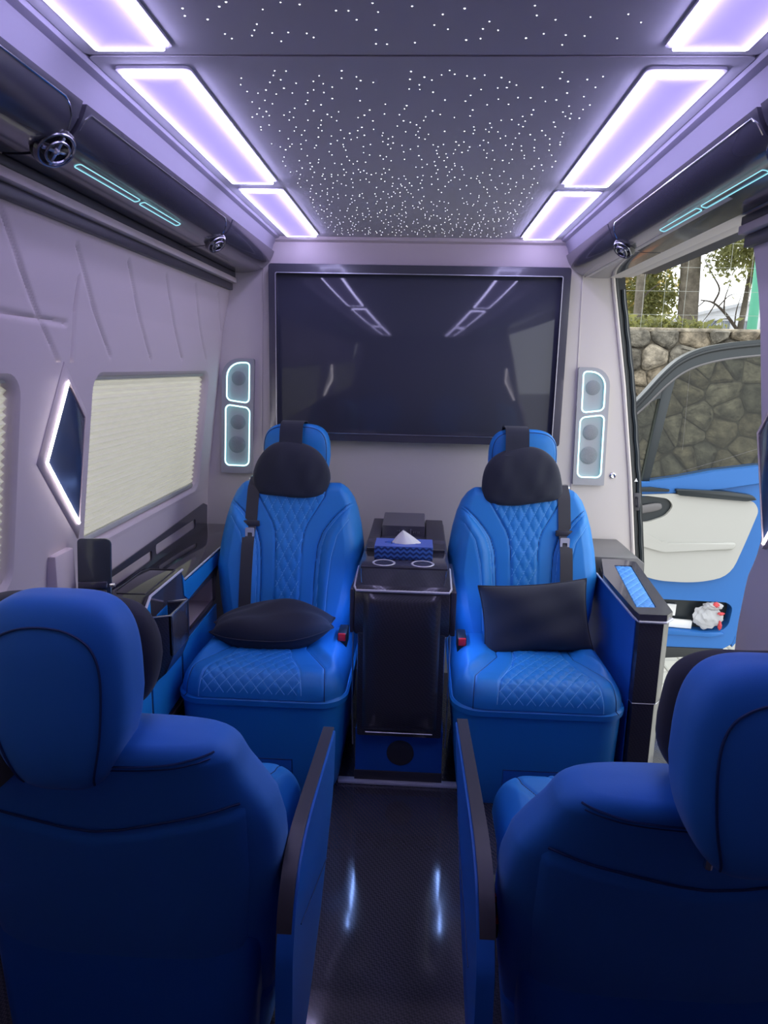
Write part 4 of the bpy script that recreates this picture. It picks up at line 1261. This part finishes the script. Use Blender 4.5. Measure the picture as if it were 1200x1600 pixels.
hn = [(1.19, .555), (1.19, .735), (1.25, .74), (1.36, .735), (1.42, .715), (1.435, .695), (1.42, .655), (1.36, .60), (1.28, .57)]
mk('door_body', plate_holes(body, [round_poly(pocket, .03, 3)], 'y', YD, YD + .07), door_blue, vd)
mk('outer_skin', prism(body, 'y', YD + .072, YD + .10), blue_trim, vd)
# window frame
def offs(poly, d):
    c = Vector((1.6, 1.15)); return [tuple(Vector(p) + (c - Vector(p)).normalized() * d) for p in poly]
arch = smooth_path([(1.163, 1.215, 0), (1.235, 1.300, 0), (1.32, 1.405, 0), (1.405, 1.485, 0), (1.52, 1.540, 0), (1.68, 1.573, 0), (1.90, 1.597, 0), (2.02, 1.60, 0)], 5)
arch_i = smooth_path([(1.163, 1.14, 0), (1.255, 1.235, 0), (1.345, 1.335, 0), (1.43, 1.405, 0), (1.53, 1.450, 0), (1.68, 1.485, 0), (1.90, 1.510, 0), (2.02, 1.513, 0)], 5)
mk('window_frame', prism([(p.x, p.y) for p in arch] + [(p.x, p.y) for p in arch_i[::-1]], 'y', YD + .005, YD + .075, .004), door_dark, vd)
mk('frame_ridge', tube([(p.x, YD + .002, p.y - .028) for p in arch], .010, 6), rubber, vd)
mk('frame_edge', tube([(p.x, YD + .004, p.y + .003) for p in arch_i], .006, 6), grey_pl, vd)
mk('rear_frame', prism([(1.955, .90), (1.955, 1.52), (2.02, 1.52), (2.03, .92)], 'y', YD + .005, YD + .075, .003), door_dark, vd)
mk('window_divider', prism([(1.262, .795), (1.302, .80), (1.395, 1.41), (1.33, 1.36)], 'y', YD + .01, YD + .065, .003), door_dark, vd)
mk('quarter_corner', prism(round_poly([(1.255, 1.235), (1.345, 1.335), (1.375, 1.38), (1.342, 1.30), (1.335, 1.262), (1.305, 1.262)], .01, 2), 'y', YD + .012, YD + .06, 0), door_dark, vd)
mk('window_glass', prism([(1.29, .79), (1.50, .81), (1.96, .89), (1.96, 1.52), (1.70, 1.50), (1.52, 1.46), (1.39, 1.39)], 'y', YD + .038, YD + .042), glass, vd, label='tinted window pane')
mk('quarter_glass', prism([(1.165, .79), (1.27, .79), (1.335, 1.33), (1.25, 1.24), (1.165, 1.15)], 'y', YD + .038, YD + .042), glass, vd, label='small front quarter pane')
mk('glass_line', join(tube([(1.47, YD + .036, 1.43), (1.475, YD + .036, .98)], .0009, 4), tube([(1.49, YD + .036, .86), (1.70, YD + .036, .93), (1.95, YD + .036, 1.02)], .0011, 4)), grey_pl, vd)
mk('waist_roll', prism([(1.165, .70), (1.165, .80), (1.30, .802), (1.45, .826), (1.65, .872), (1.90, .908), (1.985, .917), (1.98, .82), (1.7, .775), (1.45, .745)], 'y', YD - .022, YD, .008), door_blue, vd)
ins = round_poly([(1.17, .725), (1.42, .74), (1.87, .712), (1.905, .66), (1.85, .46), (1.79, .27), (1.60, .225), (1.38, .232), (1.24, .28), (1.17, .36)], [.01, .03, .05, .05, .12, .10, .10, .10, .06, .01], 5)
ci = mk('door_insert', plate_holes(ins, [round_poly([(1.175, .565), (1.30, .572), (1.40, .612), (1.435, .672), (1.40, .712), (1.28, .725), (1.175, .722)], .03, 3)], 'y', YD - .035, YD + .002), cream, vd, label='cream padded insert')
mk('insert_relief', prism(round_poly([(1.17, .54), (1.28, .52), (1.40, .455), (1.80, .475), (1.79, .43), (1.40, .405), (1.26, .44), (1.17, .47)], .02, 3), 'y', YD - .050, YD - .030, .012, 3), cream, ci)
mk('arm_strip', prism(round_poly([(1.43, .770), (1.45, .735), (1.82, .712), (1.88, .722), (1.85, .748), (1.70, .765)], .012, 3), 'y', YD - .055, YD - .005, .005), door_dark, vd, label='black armrest strip')
mk('upper_strip', prism([(1.17, .745), (1.17, .768), (1.30, .775), (1.40, .765), (1.40, .752)], 'y', YD - .045, YD - .005, .004), door_dark, vd)
mk('handle_recess', prism(round_poly([(1.17, .56), (1.30, .568), (1.405, .61), (1.44, .672), (1.40, .715), (1.28, .73), (1.17, .726)], .03, 3), 'y', YD - .012, YD - .006), door_dark, vd)
mk('handle', xf(superell((0, 0, 0), (.085, .012, .024), .6, .7, 28, 12), Matrix.Translation((1.29, YD - .026, .65)) @ Matrix.Rotation(rad(-12), 4, 'Y')), grey_pl, vd, label='door pull handle')
mk('pocket_back', prism(round_poly([(1.18, -.095), (1.86, -.095), (1.87, .13), (1.18, .13)], .01, 2), 'y', YD + .068, YD + .0715), door_dark, vd)
mk('pocket_lip', prism([(1.17, -.09), (1.74, -.105), (1.81, -.085), (1.79, -.072), (1.70, -.080), (1.17, -.056)], 'y', YD - .02, YD + .01, .004), door_blue, vd)
mk('sill_rubber', prism([(1.165, -.255), (1.165, -.18), (1.82, -.18), (1.80, -.225), (1.4, -.255)], 'y', YD - .01, YD + .09, .01), rubber, vd)
mk('rear_return', prism([(1.985, .91), (2.03, .92), (2.01, .6), (1.97, .2), (1.92, -.1), (1.87, -.17), (1.865, -.15), (1.90, -.03), (1.945, .35), (1.975, .75)], 'y', YD + .0, YD + .11, .004), door_blue, vd)
# papers and plastic bag in the pocket
pp_ = thing('paper_stack', 'white folded papers lying in the open door pocket', 'papers', (1.45, YD + .03, -.07))
mk('sheet', xf(box(-.19, .17, -.012, .012, -.02, .028, .002), Matrix.Translation((1.46, YD + .028, -.042)) @ Matrix.Rotation(rad(3), 4, 'Y')), paper, pp_)
mk('booklet', xf(box(-.12, .10, -.008, .008, -.035, .035, .002), Matrix.Translation((1.44, YD + .052, .035)) @ Matrix.Rotation(rad(2), 4, 'Y')), paper, pp_)
bg_ = thing('plastic_bag', 'crumpled white plastic bag with red print in the door pocket', 'bag', (1.715, YD + .02, .0))
rng = np.random.RandomState(3)
def crumple(c, r, seed, amp=.35):
    bm = bmesh.new(); bmesh.ops.create_icosphere(bm, subdivisions=4, radius=1)
    rs = np.random.RandomState(seed); D = rs.normal(size=(64, 3)); D /= np.linalg.norm(D, axis=1)[:, None]; A_ = rs.uniform(.72, 1.15, 64)
    for v in bm.verts:
        p = np.array(v.co); k = min(A_[i] / max(1e-3, D[i] @ p) for i in range(64) if D[i] @ p > .05)
        f = min(k, 1.25)
        f *= 1 + .06 * math.sin(11 * p[0] + 7 * p[2] + seed) + .05 * math.sin(17 * p[1] - 9 * p[2])
        v.co = Vector((c[0] + r[0] * p[0] * f, c[1] + r[1] * p[1] * f, c[2] + r[2] * p[2] * f))
    return from_bm(bm)
mk('bag_body', crumple((1.715, YD + .012, .000), (.098, .040, .075), 4), bag_m, bg_, sharp=25)
mk('bag_knot', crumple((1.735, YD + .000, .080), (.062, .025, .028), 9), bag_m, bg_, sharp=25)
mk('red_print', join(crumple((1.742, YD - .014, .088), (.026, .014, .018), 12), crumple((1.775, YD - .020, -.032), (.012, .012, .030), 15), crumple((1.775, YD - .018, .040), (.022, .012, .010), 17)), mat('red_film', (.55, .05, .06), .4), bg_, label='red printed parts')

# ------------------------------------------------------------------ outside: paving, stone wall, trees, building
GZ = -.60
gd = mk('ground', box(-3, 30, -6, 40, GZ - .2, GZ - .012, 0), joint_m, kind='structure')
pm = {}
def paver_mesh(m_, w, d):
    VF = box(-w / 2, w / 2, -d / 2, d / 2, -.03, 0, .008, 1)
    me = bpy.data.meshes.new('paving_stone'); me.from_pydata(VF[0], [], VF[1]); me.materials.append(m_); return me
PM = [paver_mesh(m_, .292, .192) for m_ in pave_cols]
cnt = 0
for r_ in range(15):
    for c_ in range(9):
        x = 1.0 + c_ * .30 + (.15 if r_ % 2 else 0); y = 2.7 + r_ * .20
        o = bpy.data.objects.new('paving_stone', PM[(r_ * 7 + c_ * 3) % 2]); COL.objects.link(o); o.parent = gd
        o.location = (x, y, GZ + random.uniform(-.002, .002)); o.rotation_euler = (0, 0, random.uniform(-.01, .01)); cnt += 1

YW = 6.6
sw = thing('stone_wall', 'tall rubble stone retaining wall behind the open front door', 'wall', (3.2, YW, GZ))
mk('mortar_core', box(.3, 9.0, YW + .06, YW + .6, GZ - .1, 1.765, .02), mortar_m, sw)
def clip(poly, p, q):
    """keep the half-plane nearer to p than q"""
    mid = (p + q) / 2; n = q - p; out = []
    for i in range(len(poly)):
        a, b = poly[i], poly[(i + 1) % len(poly)]
        da = (a - mid).dot(n); db = (b - mid).dot(n)
        if da <= 0: out.append(a)
        if (da < 0) != (db < 0) and abs(da - db) > 1e-12: out.append(a.lerp(b, da / (da - db)))
    return out
rs = random.Random(21)
sites = []
for i in range(19):
    for j in range(13):
        sites.append(Vector((.75 + i * .235 + rs.uniform(-.125, .125) + (.12 if j % 2 else 0), GZ + .09 + j * .189 + rs.uniform(-.095, .095))))
ns = 0
for k, p in enumerate(sites):
    poly = [Vector((.6, GZ)), Vector((5.3, GZ)), Vector((5.3, 1.79)), Vector((.6, 1.79))]
    for q in sites:
        if q is not p and (q - p).length < 1.1: poly = clip(poly, p, q)
        if len(poly) < 3: break
    if len(poly) < 3: continue
    c = sum(poly, Vector((0, 0))) / len(poly)
    pr = round_poly([tuple(c + (v - c) * .95) for v in poly], .03, 2)
    proud = rs.uniform(.02, .075)
    R1 = [(x, YW + .07, z) for x, z in pr]; R2 = [(x, YW + .07 - proud * .7, z) for x, z in pr]
    R3 = [(c.x + (x - c.x) * .72 + rs.uniform(-.01, .01), YW + .07 - proud * 1.1 - rs.uniform(0, .02), c.y + (z - c.y) * .72) for x, z in pr]
    m_ = stone_cols[rs.choice((0, 0, 1, 1, 2, 2, 3))]
    if (c - Vector((1.86, 1.02))).length < .16: m_ = terra
    mk('stone', loft([R1, R2, R3]), m_, sw, sharp=60); ns += 1
mk('wall_coping', box(.3, 9.0, YW + .03, YW + .62, 1.765, 1.80, .01), stone_cols[2], sw)

# wire fence on the wall
wf_ = thing('wire_fence', 'thin wire mesh fence standing on top of the stone wall', 'fence', (3.0, YW + .3, 1.80))
ws = []
for z in np.arange(1.93, 3.6, .21): ws.append(tube([(.4, YW + .3, z), (6.5, YW + .3, z + .01)], 0.0018, 4))
for x in np.arange(.5, 6.5, .19): ws.append(tube([(x, YW + .3, 1.80), (x, YW + .3, 3.6)], .0016, 4))
mk('wire_mesh', join(*ws), wire_m, wf_, kind='stuff')
gp = mk('fence_post', lathe([(.045, 1.79), (.045, 4.6)], (3.10, YW + .45, 0), 'z', 12), green_m, label='green painted post at the right end of the stone wall', cat='post')
origin_to(gp, (3.10, YW + .45, 1.79))
for x in (.9,):
    mk('support_post', tube([(x, YW + .32, 1.79), (x, YW + .32, 3.6)], .02, 8), wire_m, wf_)

def limb(pts, r0, r1, n=8):
    P = smooth_path(pts, 4); k = len(P)
    return tube(P, [r0 + (r1 - r0) * i / (k - 1) for i in range(k)], n)
def foliage(c, r, n, size, seed, hollow=0.0):
    rs_ = np.random.RandomState(seed)
    cl = rs_.normal(size=(max(6, n // 90), 3)); cl /= np.maximum(1, np.linalg.norm(cl, axis=1)[:, None]); cl *= rs_.uniform(.3, 1, (len(cl), 1))
    V, F = [], []
    for i in range(n):
        q = cl[rs_.randint(len(cl))] + rs_.normal(size=3) * .24
        p = np.array(c) + q * np.array(r)
        a = rs_.normal(size=3); a /= np.linalg.norm(a); b = np.cross(a, rs_.normal(size=3)); b /= np.linalg.norm(b)
        s_ = size * rs_.uniform(.6, 1.3); k = len(V)
        V += [tuple(p - a * s_), tuple(p + b * s_ * .42), tuple(p + a * s_), tuple(p - b * s_ * .42)]
        F.append((k, k + 1, k + 2, k + 3))
    return V, F
def tree(x, y, r, h, label, branches, crowns, lean=0.0, m_=None):
    t = thing('tree', label, 'tree', (x, y, 1.2), 'trees beyond the stone wall')
    mk('trunk', limb([(x, y, 1.2), (x + lean * .3, y, 1.2 + h * .35), (x + lean * .7, y, 1.2 + h * .7), (x + lean, y, 1.2 + h)], r, r * .7, 12), bark, t)
    for b in branches: mk('branch', limb(b[0], b[1], b[1] * .35, 6), bark_d if b[1] < .04 else bark, t)
    for k, (c, rr_, n, sz, lm) in enumerate(crowns): mk('foliage', foliage(c, rr_, n, sz, 11 + k + int(x * 10)), lm, t, kind='stuff', flat=True)
# thick trunk
tree(3.40, 9.5, .128, 6.5, 'thick straight tree trunk rising behind the middle of the wall', [([(3.35, 9.5, 2.95), (3.7, 9.4, 3.0), (4.3, 9.3, 2.85)], .025), ([(3.28, 9.5, 3.6), (2.6, 9.4, 4.0)], .05), ([(3.2, 9.5, 3.1), (3.0, 9.4, 3.2), (2.7, 9.4, 3.5)], .022)],
     [((4.05, 9.3, 3.15), (.62, .4, .62), 3000, .036, leaf_g), ((3.0, 9.9, 3.4), (.9, .5, .8), 2400, .045, leaf_g), ((3.72, 9.2, 2.78), (.25, .3, .25), 700, .032, leaf_g), ((3.9, 9.9, 3.9), (1.2, .5, .5), 2200, .045, leaf_g)], -.35)
# thinner dark trunk on the left
tree(2.59, 9.0, .058, 5.0, 'slender dark forked tree left of the thick trunk', [([(2.57, 9.0, 2.35), (2.68, 8.95, 2.7), (2.95, 8.9, 3.1)], .03), ([(2.57, 9.0, 2.6), (2.4, 8.95, 2.75), (2.2, 8.9, 2.8)], .018), ([(2.58, 9, 2.2), (2.68, 9, 2.35), (2.8, 8.95, 2.45)], .014)],
     [((2.95, 9.8, 2.45), (.42, .3, .45), 3000, .036, leaf_g), ((2.45, 9.6, 2.4), (.28, .3, .42), 1500, .036, leaf_y), ((2.8, 9.7, 3.1), (.6, .4, .40), 2200, .036, leaf_g)])
# bare twiggy tree on the right
tree(4.03, 9.6, .042, 2.4, 'bare leaning tree with dark twigs in front of the white building', [([(4.03, 9.6, 1.98), (3.84, 9.55, 2.17), (3.66, 9.5, 2.29), (3.5, 9.5, 2.32)], .022), ([(3.84, 9.58, 2.17), (3.82, 9.55, 2.35), (3.85, 9.5, 2.55)], .012), ([(3.7, 9.55, 2.27), (3.62, 9.5, 2.15), (3.55, 9.5, 2.05)], .009),
     ([(3.68, 9.55, 2.28), (3.72, 9.5, 2.45), (3.62, 9.5, 2.62), (3.5, 9.5, 2.8)], .014), ([(4.0, 9.6, 2.0), (3.98, 9.55, 2.2), (4.0, 9.5, 2.4)], .01), ([(3.75, 9.55, 2.25), (3.85, 9.5, 2.38), (3.95, 9.5, 2.4)], .009), ([(3.55, 9.5, 2.31), (3.45, 9.5, 2.2), (3.42, 9.5, 2.05)], .008), ([(3.9, 9.5, 2.1), (3.75, 9.5, 2.08), (3.65, 9.5, 1.98)], .008)],
     [((4.25, 9.5, 2.9), (.35, .3, .45), 900, .04, leaf_g)], .16)
hd = thing('hedge', 'low yellow-green shrubs along the top of the stone wall', 'hedge', (2.6, 8.2, 1.5))
mk('foliage', foliage((2.55, 8.2, 1.82), (.75, .3, .16), 1800, .045, 71), leaf_g, hd, kind='stuff', flat=True)
mk('sunlit_foliage', foliage((3.0, 11.0, 2.6), (.75, .4, .65), 2600, .05, 72), leaf_y, hd, kind='stuff', flat=True)

bd = thing('building', 'white low building with two dark windows behind the bare tree', 'building', (9.2, 22, 0))
mk('facade', prism([(7.9, -.5), (11.5, -.5), (11.5, 3.9), (9.4, 3.42), (7.9, 3.08)], 'y', 22, 26), bld_m, bd)
mk('roof', prism([(7.8, 3.04), (7.8, 3.12), (9.4, 3.50), (11.7, 4.02), (11.7, 3.92), (9.4, 3.41)], 'y', 21.8, 26.2), roof_m, bd)
for x in (8.33, 8.72, 9.3, 9.9):
    wv = mk('window', plate_holes(rrect(x, x + .32, 1.95, 2.98, .01, 1), [rrect(x + .03, x + .29, 1.98, 2.95, .01, 1)], 'y', 21.95, 22.02), roof_m, bd)
    mk('window_pane', box(x + .03, x + .29, 21.98, 22.01, 1.98, 2.95, 0), bld_win, wv)
